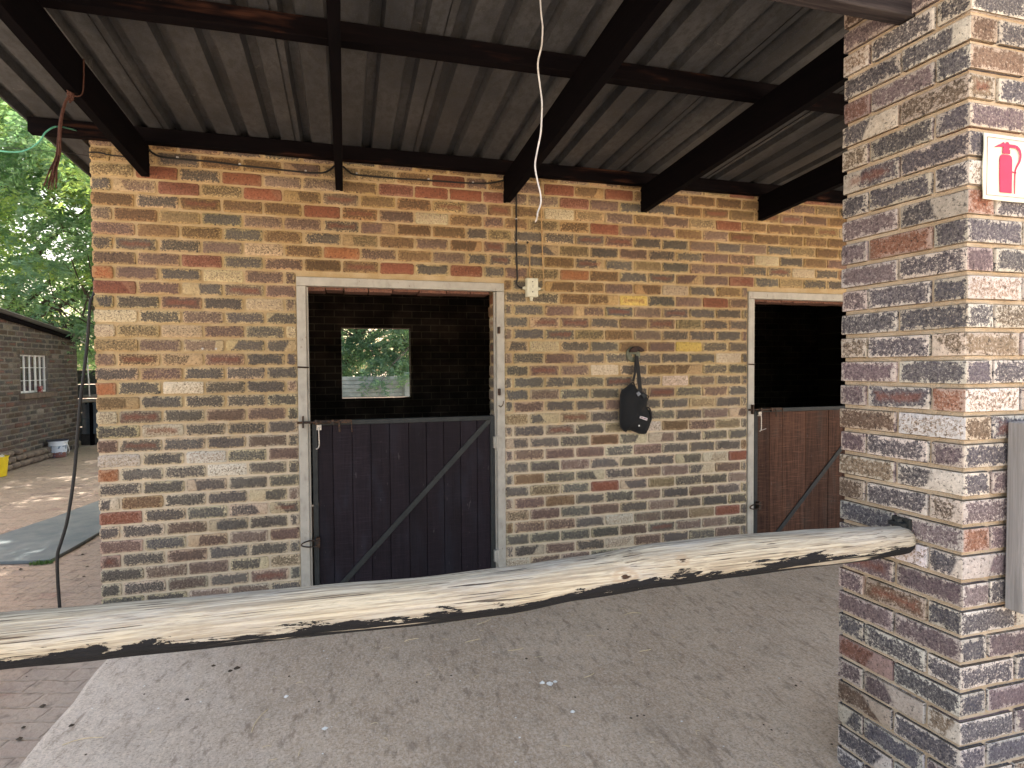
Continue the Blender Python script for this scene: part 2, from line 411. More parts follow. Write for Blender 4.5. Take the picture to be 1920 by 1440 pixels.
WX0, WX1, WZ0, WZ1 = 1.355, 2.19, 1.135, 1.997
mb = MB()
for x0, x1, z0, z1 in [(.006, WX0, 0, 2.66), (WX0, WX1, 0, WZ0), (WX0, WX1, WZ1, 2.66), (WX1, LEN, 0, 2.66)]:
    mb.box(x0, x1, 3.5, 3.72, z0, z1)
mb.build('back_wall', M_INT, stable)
t = MT('shade_darkened_interior_brick_side', .95, 0, .1)
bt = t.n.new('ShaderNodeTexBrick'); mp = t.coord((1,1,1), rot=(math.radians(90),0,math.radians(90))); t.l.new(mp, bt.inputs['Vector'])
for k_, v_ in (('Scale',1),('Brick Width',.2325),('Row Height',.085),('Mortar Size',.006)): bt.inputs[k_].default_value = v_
bt.inputs['Color1'].default_value = (.075,.055,.045,1); bt.inputs['Color2'].default_value = (.045,.036,.032,1); bt.inputs['Mortar'].default_value = (.14,.12,.09,1)  # same painted-in gloom for the side walls
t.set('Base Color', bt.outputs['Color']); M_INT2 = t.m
def slope_wall(mb, x0, x1, y0, y1, drop=0.0):
    a, b = zroof(y0)+.08-drop, zroof(y1)+.08-drop
    mb.add([(x0,y0,0),(x1,y0,0),(x1,y1,0),(x0,y1,0),(x0,y0,a),(x1,y0,a),(x1,y1,b),(x0,y1,b)],
           [(0,3,2,1),(4,5,6,7),(0,1,5,4),(1,2,6,5),(2,3,7,6),(3,0,4,7)])
mb = MB(); slope_wall(mb, .006, .22, .221, 3.499); mb.build('gable_wall', M_MORTAR, stable)
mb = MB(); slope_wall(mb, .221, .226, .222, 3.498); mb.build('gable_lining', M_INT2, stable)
for a_, b_ in ((3.36, 3.47), (LEN-.2, LEN)):
    mb = MB(); slope_wall(mb, a_, b_, .222, 3.498); mb.build('partition_wall', M_INT2, stable)
mb = MB(); mb.box(.227, LEN-.2, .221, 3.499, -.02, .012)
mb.build('stall_floor', simple('dark_bedding', (.05,.04,.03), (.03,.022,.016), .95, 0, 14, .5, .01), stable)

# ---- roof sheets (box-rib profile)
t = MT('weathered_galvanised_sheet', .62, .35, .3)
a = t.noise(3.2, t.coord((1,.6,1)), 6, .65); b = t.noise(150, detail=3, rough=.7); c_ = t.noise(34, t.coord((1,.5,1)), 6, .75)
col = t.mix(t.ramp(a, .3, .7), (.050,.053,.060), (.100,.103,.110)); col = t.mix(t.math('MULTIPLY', t.ramp(c_, .42, .62), .65), col, (.05,.049,.046))
col = t.mix(t.math('MULTIPLY', t.ramp(b, .5, .8), .35), col, (.20,.19,.17))
col = t.mix(t.math('MULTIPLY', t.ramp(t.noise(7, detail=6, rough=.75, dist=1.2), .66, .70), .4), col, (.26,.25,.23))
t.set('Base Color', col); t.bump(b, .15, .001); M_SHEET = t.m
mb = MB(); PITCH = .181; prof = []
x = .445 - PITCH*4.4; xe = LEN + .35; XL = -.305; k = 0
x = .445 - PITCH*5
while x < xe:
    seam = (k % 4 == 1)
    # rib sits just before the pan; pan low, rib .036 high
    w = [(x+.000, .044), (x+.042, .044), (x+.056, 0.0), (x+PITCH-.014, 0.0), (x+PITCH, .044)]
    for px_, pz_ in w[:-1]:
        prof.append((px_, pz_))
    x += PITCH; k += 1
prof = [(a_, b_) for a_, b_ in prof if a_ > XL]
prof = [(XL, 0.0)] + prof if prof[0][1] == 0 else [(XL, .036)] + prof
ys = [-3.05 + i*(7.3/16) for i in range(17)]
def zsheet(y): return zroof(y) + .088
vs = []; n = len(prof)
for y in ys:
    for px_, pz_ in prof: vs.append((px_, y, zsheet(y)+pz_+.0015*noise.noise(Vector((px_*2, y*2, 0)))))
mb.add(vs, [(j*n+i, j*n+i+1, (j+1)*n+i+1, (j+1)*n+i) for j in range(len(ys)-1) for i in range(n-1)])
sheet = mb.build('roof_sheeting', M_SHEET, stable)
sm = sheet.modifiers.new('thickness', 'SOLIDIFY'); sm.thickness = .0012; sm.offset = 1
# laps between sheets: a thin doubled edge under the pan
mb = MB()
for i in range(-1, 13):
    sx = .445 + .724*i
    if sx < XL+.05 or sx > LEN: continue
    for y0, y1 in ((-3.05, 4.25),):
        za, zb_ = zsheet(y0)-.0015, zsheet(y1)-.0015
        mb.add([(sx-.048,y0,za-.003),(sx-.0445,y0,za-.003),(sx-.0445,y1,zb_-.003),(sx-.048,y1,zb_-.003),(sx-.048,y0,za+.002),(sx-.0445,y0,za+.002),(sx-.0445,y1,zb_+.002),(sx-.048,y1,zb_+.002)],
               [(0,3,2,1),(4,5,6,7),(0,1,5,4),(1,2,6,5),(2,3,7,6),(3,0,4,7)])
mb.build('sheet_lap', M_BLACK, stable)
# ---- rafters, purlins, lintel
def sbox(mb, x0, x1, y0, y1, dz0, dz1, div=1):
    ysx = [y0 + (y1-y0)*i/div for i in range(div+1)]
    vs = []; rr = random.Random(int(x0*1000))
    for y in ysx:
        w = [rr.uniform(-.0015,.0015) for _ in range(2)] if 0 < div else (0,0)
        vs += [(x0+w[0],y,zroof(y)+dz0),(x1+w[0],y,zroof(y)+dz0+w[1]),(x1+w[0],y,zroof(y)+dz1),(x0+w[0],y,zroof(y)+dz1)]
    fs = [(0,1,2,3), tuple(4*div+q for q in (3,2,1,0))]
    for i in range(div):
        for q in range(4): fs.append((i*4+q, (i+1)*4+q, (i+1)*4+(q+1)%4, i*4+(q+1)%4))
    mb.add(vs, fs)
for xa in (.262, 1.358, 2.469, 3.515, 4.533, 5.56, 6.6, 7.64):
    mb = MB(); sbox(mb, xa, xa+.046, -2.98, 3.66, -.182, 0, 10); mb.build('rafter', M_RAFTER, stable, bevel=.003)
for yb in (-.001, -1.24, -2.46, 1.22, 2.44, 3.62):
    mb = MB(); y0 = yb-.056; z0 = zroof(yb)+.001
    N = 30; xs = [-.27 + (LEN+.5)*i/N for i in range(N+1)]; vs = []; rr = random.Random(int(yb*100)+5)
    for xx in xs:
        a = rr.uniform(-.001,.001); b = rr.uniform(-.0012,.0012)
        vs += [(xx,y0+a,z0+b+SL*.05),(xx,yb-(.0 if yb > -.01 else 0)+min(a,0),z0+b),(xx,yb+min(a,0),z0+.0855),(xx,y0+a,z0+.0855)]
    fs = [(0,1,2,3), tuple(4*N+q for q in (3,2,1,0))] + [(i*4+q,(i+1)*4+q,(i+1)*4+(q+1)%4,i*4+(q+1)%4) for i in range(N) for q in range(4)]
    mb.add(vs, fs); mb.build('purlin', M_PURLIN, stable, bevel=.002)
mb = MB(); mb.box(-.02, 3.30, -2.44, -2.385, 2.63, 2.788); mb.build('lintel_beam', M_LINTEL, stable, bevel=.004)
tag(bpy.data.objects['lintel_beam'], 'weathered grey timber beam running into the top of the brick pillar')

# ---- pillars (real bricks, two stretchers square)
def rounded_brick(mb, x0, x1, y0, y1, z0, z1, r, f, nseg=.035, tones=None):
    kind = pick(r, 1, 'pillar'); off = Vector((r.uniform(0,50),)*3)
    jx, jy = r.uniform(-.002,.002), r.uniform(-.002,.002)
    lo = [x0+jx, y0+jy, z0+r.uniform(0,.001)]; hi = [x1+jx, y1+jy, z1-r.uniform(0,.001)]
    rad = .005
    def axis(a, b):
        n_ = max(1, round((b-a-2*rad)/nseg)); return [a, a+rad*.35] + [a+rad+(b-a-2*rad)*i/n_ for i in range(n_+1)] + [b-rad*.35, b]
    A = [axis(lo[i], hi[i]) for i in range(3)]
    for ax in range(3):
        if ax == 2: continue
        i1, i2 = [(1,2),(0,2),(0,1)][ax]
        for side in (0, 1):
            e, c, a = cols(kind if r.random() < .6 else pick(r, 1, 'pillar'), r, 'pillar')
            P = A[i1]; Q = A[i2]; vs = []; buv = []
            rd = 1.0 if r.random() < .09 else 0.0
            for q in Q:
                for p in P:
                    pt = [0,0,0]; pt[ax] = hi[ax] if side else lo[ax]; pt[i1] = p; pt[i2] = q
                    cl = Vector([min(max(pt[i], lo[i]+rad), hi[i]-rad) for i in range(3)])
                    d = Vector(pt)-cl
                    if d.length > 0: d = d.normalized()*rad
                    w = cl + d; nn = d.normalized() if d.length else Vector((0,0,1))
                    s_ = w*22 + off
                    w += nn*(noise.noise(s_)*.0022 + noise.noise(s_*2.7)*.0013 + noise.noise(s_*6)*.0006)
                    vs.append(f(w)); buv.append((p-(lo[i1]+hi[i1])/2, q-(lo[i2]+hi[i2])/2, rd))
            S = len(P); fs = [(j*S+i, j*S+i+1, (j+1)*S+i+1, (j+1)*S+i) for j in range(len(Q)-1) for i in range(S-1)]
            if (ax == 0) != (side == 1): fs = [g[::-1] for g in fs]
            mb.add(vs, fs, buv=buv, bdim=((hi[i1]-lo[i1])/2, (hi[i2]-lo[i2])/2, a), edgecol=tuple(e), corecol=tuple(c), bsp=bsplit(r))
    # bed faces
    e, c, a = cols(kind, r, 'pillar')
    for z in (lo[2]+.0, hi[2]-.0):
        q = [f(Vector((xx, yy, z))) for xx, yy in ((lo[0]+rad,lo[1]+rad),(hi[0]-rad,lo[1]+rad),(hi[0]-rad,hi[1]-rad),(lo[0]+rad,hi[1]-rad))]
        mb.add(q, [(0,1,2,3)] if z > z0+.04 else [(3,2,1,0)], buv=(0,0,0), bdim=(.1,.05,a), edgecol=tuple(e), corecol=tuple(c), bsp=(0.,0.,1.))
def make_pillar(px, py, seed, lab):
    f = lambda w: (px + w.x - .0617*(w.y*.965), py + w.y*.965, w.z)
    r = random.Random(seed); mb = MB()
    a, b, c, d, e, g = 0, .106, .116, .338, .348, .454
    h, l = .222, .232
    for n_ in range(-3, 31):
        zt_ = 2.545 - n_*C - JT/2; zb_ = zt_ - C + JT
        if zt_ < 0: continue
        zb_ = max(zb_, 0)
        if zt_ > 2.81: continue
        if n_ % 2 == 0:
            bs = [(a,b,a,h),(a,b,l,g),(c,d,a,b),(c,d,e,g),(e,g,a,h),(e,g,l,g)]
        else:
            bs = [(a,h,a,b),(l,g,a,b),(a,h,e,g),(l,g,e,g),(a,b,c,d),(e,g,c,d)]
        for q in bs: rounded_brick(mb, q[0], q[1], q[2], q[3], zb_, zt_, r, f)
    p = mb.build('pillar', M_BRICK, stable, smooth=True, angle=60); tag(p, lab)
    mb = MB(); m_ = .0115
    # core of mortar, subdivided and roughened
    N = 90; ring = []
    per = [(m_,m_),(g-m_,m_),(g-m_,g-m_),(m_,g-m_)]
    pts = []
    for i in range(4):
        x0,y0 = per[i]; x1,y1 = per[(i+1)%4]
        for j in range(14): pts.append((x0+(x1-x0)*j/14, y0+(y1-y0)*j/14, i))
    vs = []; Z_ = 150
    for iz in range(Z_+1):
        z = 2.785*iz/Z_
        for x_, y_, sd_ in pts:
            k_ = noise.noise(Vector((x_*25, y_*25, z*25)))*.003 - .0005
            dx = (-1 if sd_ == 3 else (1 if sd_ == 1 else 0))*k_; dy = (-1 if sd_ == 0 else (1 if sd_ == 2 else 0))*k_
            vs.append(f(Vector((x_+dx, y_+dy, z))))
    n_ = len(pts)
    mb.add(vs, [(j*n_+i, j*n_+(i+1)%n_, (j+1)*n_+(i+1)%n_, (j+1)*n_+i) for j in range(Z_) for i in range(n_)] + [tuple(Z_*n_+i for i in range(n_))])
    m2 = mb.build('mortar', M_MORTAR2, None, smooth=True, angle=60); m2.parent = p
    return p
make_pillar(3.192, -2.62, 21, 'freestanding square brick pillar with pale mortar at the right')
make_pillar(-.40, -2.62, 22, 'square brick pillar carrying the other end of the beam')

# ---- door frames and split doors
def door_frame(a, b, lab):
    mb = MB(); w = .056; d = .052; y0 = -.006; zt_ = 2.085
    mb.box(a, a+w, y0, d, 0, zt_-w-.001); mb.box(b-w, b, y0, d, 0, zt_-w-.001)
    mb.box(a, b, y0, d, zt_-w, zt_)
    mb.box(a+w, a+w+.012, .022, d-.002, 0, zt_-w-.002); mb.box(b-w-.012, b-w, .022, d-.002, 0, zt_-w-.002)
    # a lip round the outside
    f = mb.build('door_frame', M_FRAME, stable, bevel=.004); tag(f, lab)
    for z in (1.76, 1.335):
        m = MB(); m.box(b-w+.004, b-w+.022, -.022, -.0055, z-.022, z+.022); m.tube([(b-w+.013,-.022,z-.024),(b-w+.013,-.022,z+.024)], .006, 8)
        m.build('hinge_lug', M_BLACK_STEEL, f)
    m = MB(); m.tube(smooth_path([(b-w+.012,-.006,1.24),(b-w+.020,-.03,1.232),(b-w+.034,-.034,1.25),(b-w+.038,-.03,1.272)],4), .003, 6); m.build('wire_hook', M_BLACK_STEEL, f)
    m = MB(); m.tube([(a+.001,-.008,1.515),(a+w,-.010,1.512)], .006, 6); m.tube([(a+w,-.010,1.512),(a+w+.006,.015,1.512)], .006, 6); m.build('wire_tie', M_BLACK_STEEL, f)
    return f
door_frame(*DOORS[0], 'pale grey steel frame of the doorway with the window behind')
door_frame(*DOORS[1], 'pale grey steel frame of the doorway beside the brick pillar')

def stable_door(x0, x1, zt_, mat, bolt_mat, joints, lab, black_latch):
    root = empty('stable_door', (x0, .03, 0)); root.parent = stable; tag(root, lab)
    y0, y1 = .020, .056; w = .032; zb_ = .045
    mb = MB()
    js = [x0+w] + joints + [x1-w]
    for i in range(len(js)-1):
        d = rnd.uniform(-.0015, .0015)
        mb.box(js[i]+.0018, js[i+1]-.0018, y0+.010+d, y1-.004, zb_+w+.001, zt_-w-.001)
    mb.box(x0+w+.002, x1-w-.002, y1-.0035, y1-.001, zb_+w+.002, zt_-w-.002)
    mb.build('board_panel', mat, root, bevel=.0025)
    mb = MB()
    mb.box(x0, x0+w, y0, y1, zb_, zt_); mb.box(x1-w, x1, y0, y1, zb_, zt_)
    mb.box(x0+w, x1-w, y0, y1, zt_-w, zt_-.0005); mb.box(x0+w, x1-w, y0, y1, zb_, zb_+w)
    mb.build('steel_edge_frame', M_STEEL, root, bevel=.003)
    A = Vector((x1-.035, y0+.004, zt_-.03)); B = Vector((x0+.155, y0+.004, zb_+w)); dd = (B-A); L_ = dd.length; dd.normalize(); nn = dd.cross(Yv)
    mb = MB(); mb.obox((A+B)/2, dd*L_/2, Yv*.004, nn*.017); mb.build('diagonal_brace', M_STEEL, root, bevel=.002)
    # top bolt
    mb = MB()
    mb.tube([(x0-.085,-.020,zt_-.006),(x0+.160,-.020,zt_-.006)], .0075, 10)
    mb.tube(smooth_path([(x0+.158,-.020,zt_-.006),(x0+.168,-.022,zt_-.012),(x0+.170,-.024,zt_-.070)],3), .0065, 8)
    mb.box(x0+.01, x0+.245, -.004, .0195, zt_-.018, zt_+.004)
    mb.tube([(x0+.243,-.008,zt_+.002),(x0+.246,-.008,zt_-.075)], .0045, 6)
    mb.box(x0+.02, x0+.035, -.030, -.004, zt_-.022, zt_+.008); mb.box(x0+.12, x0+.135, -.030, -.004, zt_-.022, zt_+.008)
    mb.build('sliding_bolt', M_BLACK_STEEL, root, smooth=False, bevel=.0015)
    mb = MB(); mb.box(x0-.056, x0-.046, -.034, -.0065, zt_-.040, zt_+.035); mb.build('bolt_keeper', M_BLACK_STEEL, root, bevel=.002)
    # hook hanging below the bolt
    mb = MB(); hx = x0+.042
    mb.box(hx-.014, hx+.016, .008, .0195, zt_-.060, zt_-.026)
    mb.tube(smooth_path([(hx,-.002,zt_-.04),(hx,-.006,zt_-.06),(hx+.001,-.006,zt_-.11),(hx+.001,-.006,zt_-.155),(hx-.008,-.008,zt_-.175),(hx-.020,-.010,zt_-.178)],4), .0042, 8)
    if black_latch: mb.tube([(hx+.002,-.006,zt_-.172),(hx+.045,-.008,zt_-.160)], .003, 6)
    mb.build('hanging_hook', M_GALV, root, bevel=.001)
    # lower latch
    mb = MB(); zl = .392; xx = x0+.02
    mb.tube(smooth_path([(xx+.012,-.012,zl+.016),(xx-.04,-.022,zl+.018),(xx-.085,-.026,zl+.006),(xx-.09,-.026,zl-.010),(xx-.045,-.024,zl-.022),(xx+.012,-.014,zl-.020)],4), .0045, 8)
    mb.box(xx-.004, xx+.018, -.018, .0195, zl-.034, zl+.030); mb.tube([(xx-.05,-.03,zl+.022),(xx+.02,-.024,zl+.008)], .004, 6)
    mb.build('lower_latch', M_BLACK_STEEL, root, bevel=.0015)
    for z in (.985, .19):
        mb = MB(); mb.tube([(x1+.012,-.012,z-.05),(x1+.012,-.012,z+.05)], .010, 10); mb.tube([(x1+.012,-.012,z-.012),(x1+.012,-.012,z-.004)], .0125, 10); mb.box(x1-.014, x1+.010, -.012, .0195, z-.040, z+.040)
        mb.build('hinge', M_GALV if False else M_FRAME, root, bevel=.001)
    return root
stable_door(1.190, 2.396, 1.170, M_BOARD_DARK, None, [1.315,1.437,1.556,1.677,1.803,1.921,2.039,2.155,2.271], 'closed lower half-door of near-black boards', False)
stable_door(4.523, 5.729, 1.163, M_BOARD_BROWN, None, [4.675,4.798,5.023,5.253,5.40,5.55], 'closed lower half-door of worn reddish-brown boards', True)

# ------------------------------------------------------------------ things on the wall and under the roof
# concrete apron, yard, sky-high things further down
def cable(name, pts, rad, mat, lab, cat='cable', seg=8, k=6, group=None):
    m = MB(); m.tube(smooth_path(pts, k), rad, seg); o = m.build(name, mat, None, smooth=True); return tag(o, lab, cat, group)
top = [(.0,-.012,2.752),(.05,-.010,2.757),(.10,-.010,2.748),(.174,-.010,2.745),(.258,-.010,2.747)]
cable('wall_cable', top, .0042, M_BLACK, 'short black cable along the top brick course, left of the first rafter', k=4)
c1 = cable('wall_cable', [(.309,-.010,2.80),(.33,-.010,2.778),(.368,-.010,2.762),(.452,-.010,2.757),(.653,-.010,2.755),(.801,-.010,2.747),(.983,-.010,2.742),(1.138,-.010,2.736),(1.265,-.010,2.739),(1.314,-.010,2.757),(1.357,-.010,2.795)], .0055, M_BLACK, 'sagging black cable clipped to the bricks between first and second rafters')
c2 = cable('wall_cable', [(1.405,-.010,2.792),(1.444,-.010,2.762),(1.487,-.010,2.746),(1.729,-.010,2.743),(1.937,-.010,2.746),(2.225,-.010,2.750),(2.373,-.010,2.762),(2.468,-.010,2.788)], .0055, M_BLACK, 'black cable clipped to the bricks between second and third rafters')
def clip(x, z, par, mat=M_WHITEWIRE):
    m = MB(); m.box(x-.006, x+.006, -.018, .001, z-.004, z+.004); o = m.build('cable_clip', mat, par, bevel=.001); return o
for x_, z_ in ((.46,2.765),(.80,2.754),(1.18,2.745)): clip(x_, z_, c1)
for x_, z_ in ((1.49,2.755),(1.95,2.754),(2.25,2.757)): clip(x_, z_, c2)
c3 = cable('wall_cable', [(2.554,-.012,2.80),(2.554,-.012,2.706),(2.553,-.012,2.531),(2.552,-.012,2.366),(2.555,-.012,2.201),(2.558,-.012,2.128),(2.552,-.012,2.085),(2.574,-.012,2.060),(2.606,-.014,2.054)], .0062, M_BLACK, 'black cable dropping down the wall into the left of the cream junction box')
for z_ in (2.53, 2.366): clip(2.553, z_, c3)
c4 = cable('wall_cable', [(2.640,-.004,2.372),(2.648,-.012,2.345),(2.649,-.010,2.242),(2.648,-.012,2.149),(2.652,-.014,2.126)], .0045, M_TAN, 'short tan cable from a hole in the bricks to the top of the junction box')
c5 = cable('wall_cable', [(2.705,-.014,2.051),(2.735,-.012,2.056),(2.749,-.012,2.086),(2.746,-.012,2.209),(2.742,-.012,2.331),(2.739,-.012,2.431),(2.736,-.012,2.579),(2.733,-.012,2.81)], .0045, M_TAN, 'thin tan cable running up the wall from the right of the junction box')
for z_ in (2.45, 2.30): clip(2.741, z_, c5, M_TAN)
mb = MB(); mb.tube([(2.636,-.001,2.373),(2.636,-.009,2.373)], .008, 10); tag(mb.build('drilled_hole', M_BLACK, None), 'small dark drilled hole in the mortar where a tan cable enters', 'hole')
jb = empty('junction_box', (2.657, 0, 2.053), 'cream plastic electrical junction box with three glands beside the doorway', 'junction box')
m = MB(); m.box(2.616, 2.701, -.042, -.0005, 1.992, 2.122); m.build('box_body', M_PVC, jb, bevel=.004)
m = MB(); m.box(2.619, 2.698, -.047, -.0422, 1.995, 2.119); m.build('box_lid', M_PVC, jb, bevel=.003)
for z_ in (2.096, 2.026):
    m = MB(); m.tube([(2.658,-.0468,z_),(2.658,-.0485,z_)], .0045, 10); m.box(2.6548,2.6612,-.0493,-.0484,z_-.0006,z_+.0006); m.build('screw', M_STEEL, jb)
m = MB()
for a_, b_, c_, d_ in ((2.650,2.666,2.072,2.0735),(2.656,2.660,2.055,2.072),(2.664,2.6655,2.05,2.071),(2.646,2.650,2.048,2.0495)): m.box(a_,b_,-.0478,-.0472,c_,d_)
m.build('moulded_mark', simple('faded_grey_print', (.35,.34,.28), None, .6), jb)
for p0, p1 in (((2.616,-.02,2.054),(2.594,-.02,2.054)), ((2.701,-.02,2.052),(2.724,-.02,2.053)), ((2.657,-.02,1.992),(2.657,-.02,1.967)), ((2.655,-.02,2.122),(2.655,-.02,2.136))):
    m = MB(); P0, P1 = Vector(p0), Vector(p1); m.tube([P0, P0.lerp(P1,.45), P0.lerp(P1,.46), P1], [.013,.013,.010,.009], 8); m.build('gland', M_PVC if p0[2] < 2.1 else M_TAN, jb, bevel=.001)
# two masonry plugs
for x_ in (.570, .644):
    m = MB(); m.tube([(x_,.002,1.63),(x_,-.004,1.63)], .006, 10); o = m.build('wall_plug', M_WHITEWIRE, None)
    tag(o, 'tiny white wall plug in a dark brick, %s of two' % ('left' if x_ < .6 else 'right'), 'wall plug', 'pair of white wall plugs in a dark brick')

# hanging white wire
root = empty('hanging_wire', (2.06,-2.0,3.03), 'kinked white wire hanging loose from the roof with a frayed end', 'wire')
wp = [(2.075,-2.0,3.03),(2.066,-2.0,2.93),(2.062,-2.0,2.84),(2.064,-2.0,2.763),(2.068,-2.0,2.71),(2.072,-2.0,2.674),(2.068,-2.0,2.61),(2.054,-2.0,2.546),(2.062,-2.0,2.47),(2.068,-2.0,2.421),(2.067,-2.0,2.37),(2.063,-2.0,2.312),(2.05,-2.0,2.25),(2.042,-2.0,2.201),(2.050,-2.0,2.15),(2.060,-2.0,2.111),(2.063,-2.0,2.082),(2.059,-2.0,2.062),(2.052,-2.0,2.045)]
m = MB(); m.tube(smooth_path(wp, 4), .0030, 8); m.build('sheath', M_WHITEWIRE, root, smooth=True)
m = MB(); m.tube(smooth_path([(2.052,-2.0,2.047),(2.049,-2.002,2.034),(2.050,-2.001,2.025)],3), [.0034]*7, 6); m.tube(smooth_path([(2.051,-2.0,2.042),(2.047,-2.003,2.024),(2.041,-2.001,2.006)],3), .0020, 6); m.tube(smooth_path([(2.051,-2.0,2.042),(2.050,-1.998,2.026),(2.046,-2.0,2.010)],3), .0016, 6); m.build('bare_end', M_GALV, root, smooth=True)

# twine hanging from first rafter
root = empty('hanging_twine', (.31,-.95,2.70), 'frayed brown baling twine knotted under the leftmost rafter', 'twine')
m = MB(); m.tube(smooth_path([(.312,-.90,2.878),(.313,-.91,2.79),(.312,-.925,2.72),(.300,-.945,2.694),(.285,-.97,2.690)], 5), .0030, 6); m.build('twine_loop', M_TWINE, root, smooth=True)
m = MB(); rr = random.Random(5)
for i in range(7):
    a0 = i*1.3; m.tube(smooth_path([(.284+.012*math.cos(a0+j*1.4), -.972+.012*math.sin(a0+j*1.1), 2.689+.014*math.sin(a0*2+j*1.7)-.004*j) for j in range(6)], 3), .0032, 5)
m.build('knot', M_TWINE, root, smooth=True)
m = MB(); base = [(.284,-.975,2.685),(.27,-.99,2.64),(.262,-1.012,2.56),(.262,-1.03,2.47),(.262,-1.045,2.39),(.255,-1.075,2.32),(.25,-1.09,2.255)]
for i in range(15):
    a0 = rr.uniform(0, 6.28); am = rr.uniform(.2, 1); le = rr.uniform(.93, 1.02)
    pts = []
    for j, b_ in enumerate(base):
        sp = [.004,.006,.007,.007,.009,.014,.024][j]*am
        pts.append((b_[0]+sp*math.cos(a0+j*.4), b_[1]+sp*math.sin(a0+j*.4), 2.685-(2.685-b_[2])*le))
    m.tube(smooth_path(pts, 3), rr.uniform(.0016,.0026), 5)
m.build('strands', M_TWINE, root, smooth=True)
cable('green_cord', [(-1.9,-.30,2.78),(-1.2,-.30,2.70),(-.7,-.30,2.652),(-.45,-.30,2.636),(-.287,-.30,2.632),(-.241,-.30,2.631),(-.194,-.30,2.638),(-.147,-.30,2.664),(-.111,-.30,2.701),(-.086,-.29,2.753),(-.05,-.25,2.80),(-.02,-.10,2.84)], .0042, M_GREEN, 'thin green plastic line looping up to the purlin end at the corner', 'cord')
cable('stay_wire', [(-1.8,-.05,2.74),(-.8,-.05,2.73),(-.123,-.05,2.728),(.02,-.010,2.730),(.06,-.009,2.730)], .0013, M_BLACK, 'very thin dark wire stretched from the wall corner out to the left', 'wire', 5)
cable('hanging_hose', [(-.02,.30,2.70),(-.012,.16,2.3),(-.012,.08,2.05),(0.002,.02,1.95),(-.011,0,1.90),(-.018,-.01,1.795),(-.028,-.02,1.64),(-.04,-.04,1.487),(-.052,-.06,1.336),(-.063,-.08,1.155),(-.075,-.10,.947),(-.087,-.12,.801),(-.105,-.14,.656),(-.129,-.15,.557),(-.145,-.16,.486),(-.144,-.17,.37),(-.134,-.18,.195),(-.13,-.18,.10),(-.14,-.20,.012),(-.22,-.28,.008)], .0085, M_BLACK, 'long black hose hanging past the left corner of the stable wall', 'hose', 10)

# bridle hook and grazing muzzle
root = empty('wall_hook', (3.445,-.002,1.593), 'dark round metal hook screwed to the wall above a black muzzle', 'hook')
M_HOOK = simple('green_bronze_paint', (.13,.14,.10), (.08,.085,.065), .5, .3, 60, .2); M_HOOKD = simple('dark_rust', (.03,.012,.008), (.012,.006,.006), .5, .3, 40, .2)
m = MB(); cx, cz = 3.445, 1.593; N = 36; vs = []
for d, rs in ((-.002, 1.0), (-.012, 1.0), (-.015, .9)):
    for k_ in range(N):
        q = 2*math.pi*k_/N; vs.append((cx+.056*rs*math.cos(q), d, cz+.057*rs*math.sin(q)))
for d, rs in ((-.015, 1.0), (-.002, 1.0)):
    for k_ in range(N):
        q = 2*math.pi*k_/N; hr = .017*(1+.25*abs(math.cos(q)))-(.010 if math.sin(q) > .75 else 0)+(.002 if math.sin(q) < -.8 else 0)
        vs.append((cx+hr*math.cos(q), d, cz-.006+hr*.85*math.sin(q)))
m.add(vs, [(j*N+k_, j*N+(k_+1)%N, (j+1)*N+(k_+1)%N, (j+1)*N+k_) for j in range(4) for k_ in range(N)]); m.build('ring_plate', M_HOOK, root, smooth=True, angle=40)
m = MB(); m.prism([(-.040,.012),(-.036,.034),(-.020,.050),(.0,.058),(.030,.060),(.055,.052),(.075,.038),(.085,.022),(.070,.020),(.056,.017),(.044,.022),(.030,.030),(.020,.014),(.006,.018),(-.012,.014),(-.028,.016)], lambda u_,v_,d_: (cx+u_, d_, cz+v_), -.034, -.0155)
m.build('hook_arm', M_HOOKD, root, bevel=.004)

bag = empty('grazing_muzzle', (3.44,-.04,1.39), 'black mesh grazing muzzle hanging by a strap from the round hook', 'muzzle')
OUT = [(3.428,1.390),(3.382,1.355),(3.337,1.326),(3.325,1.291),(3.322,1.184),(3.323,1.077),(3.330,1.058),(3.352,1.038),(3.369,1.027),(3.382,1.043),(3.408,1.041),(3.440,1.026),(3.474,1.014),(3.514,1.007),(3.531,1.012),(3.554,1.057),(3.576,1.113),(3.566,1.150),(3.554,1.175),(3.531,1.202),(3.536,1.238),(3.554,1.280),(3.508,1.311),(3.480,1.322),(3.451,1.338)]
t = MT('black_mesh_fabric', .75, 0, .25); v = t.voro(420); t.set('Base Color', t.mix(t.ramp(v, .2, .6), (.016,.018,.021), (.008,.009,.011))); t.bump(t.math('ADD', v, t.noise(14, detail=3)), .5, .004); M_MESH = t.m
m = MB()
def inflate(out, ymid, thick, rings=7, wob=.006):
    cx_ = sum(p[0] for p in out)/len(out); cz_ = sum(p[1] for p in out)/len(out); n_ = len(out); vs = []
    for s_ in (1, -1):
        for j in range(rings+1):
            f_ = 1 - j/rings
            for (x_, z_) in out:
                X_, Z_ = cx_+(x_-cx_)*f_, cz_+(z_-cz_)*f_
                h_ = thick*math.sqrt(max(0, 1-f_**2.4)) + wob*noise.noise(Vector((X_*22, Z_*16, s_*3)))*(1-f_**4)
                vs.append((X_, ymid - s_*h_, Z_))
    o_ = (rings+1)*n_
    fs = []
    for q_ in range(2):
        for j in range(rings):
            for k_ in range(n_):
                f4 = (q_*o_+j*n_+k_, q_*o_+j*n_+(k_+1)%n_, q_*o_+(j+1)*n_+(k_+1)%n_, q_*o_+(j+1)*n_+k_)
                fs.append(f4 if q_ else f4[::-1])
    return vs, fs
vs, fs = inflate([tuple(p) for p in OUT], -.042, .034, 7, .012); m.add(vs, fs)
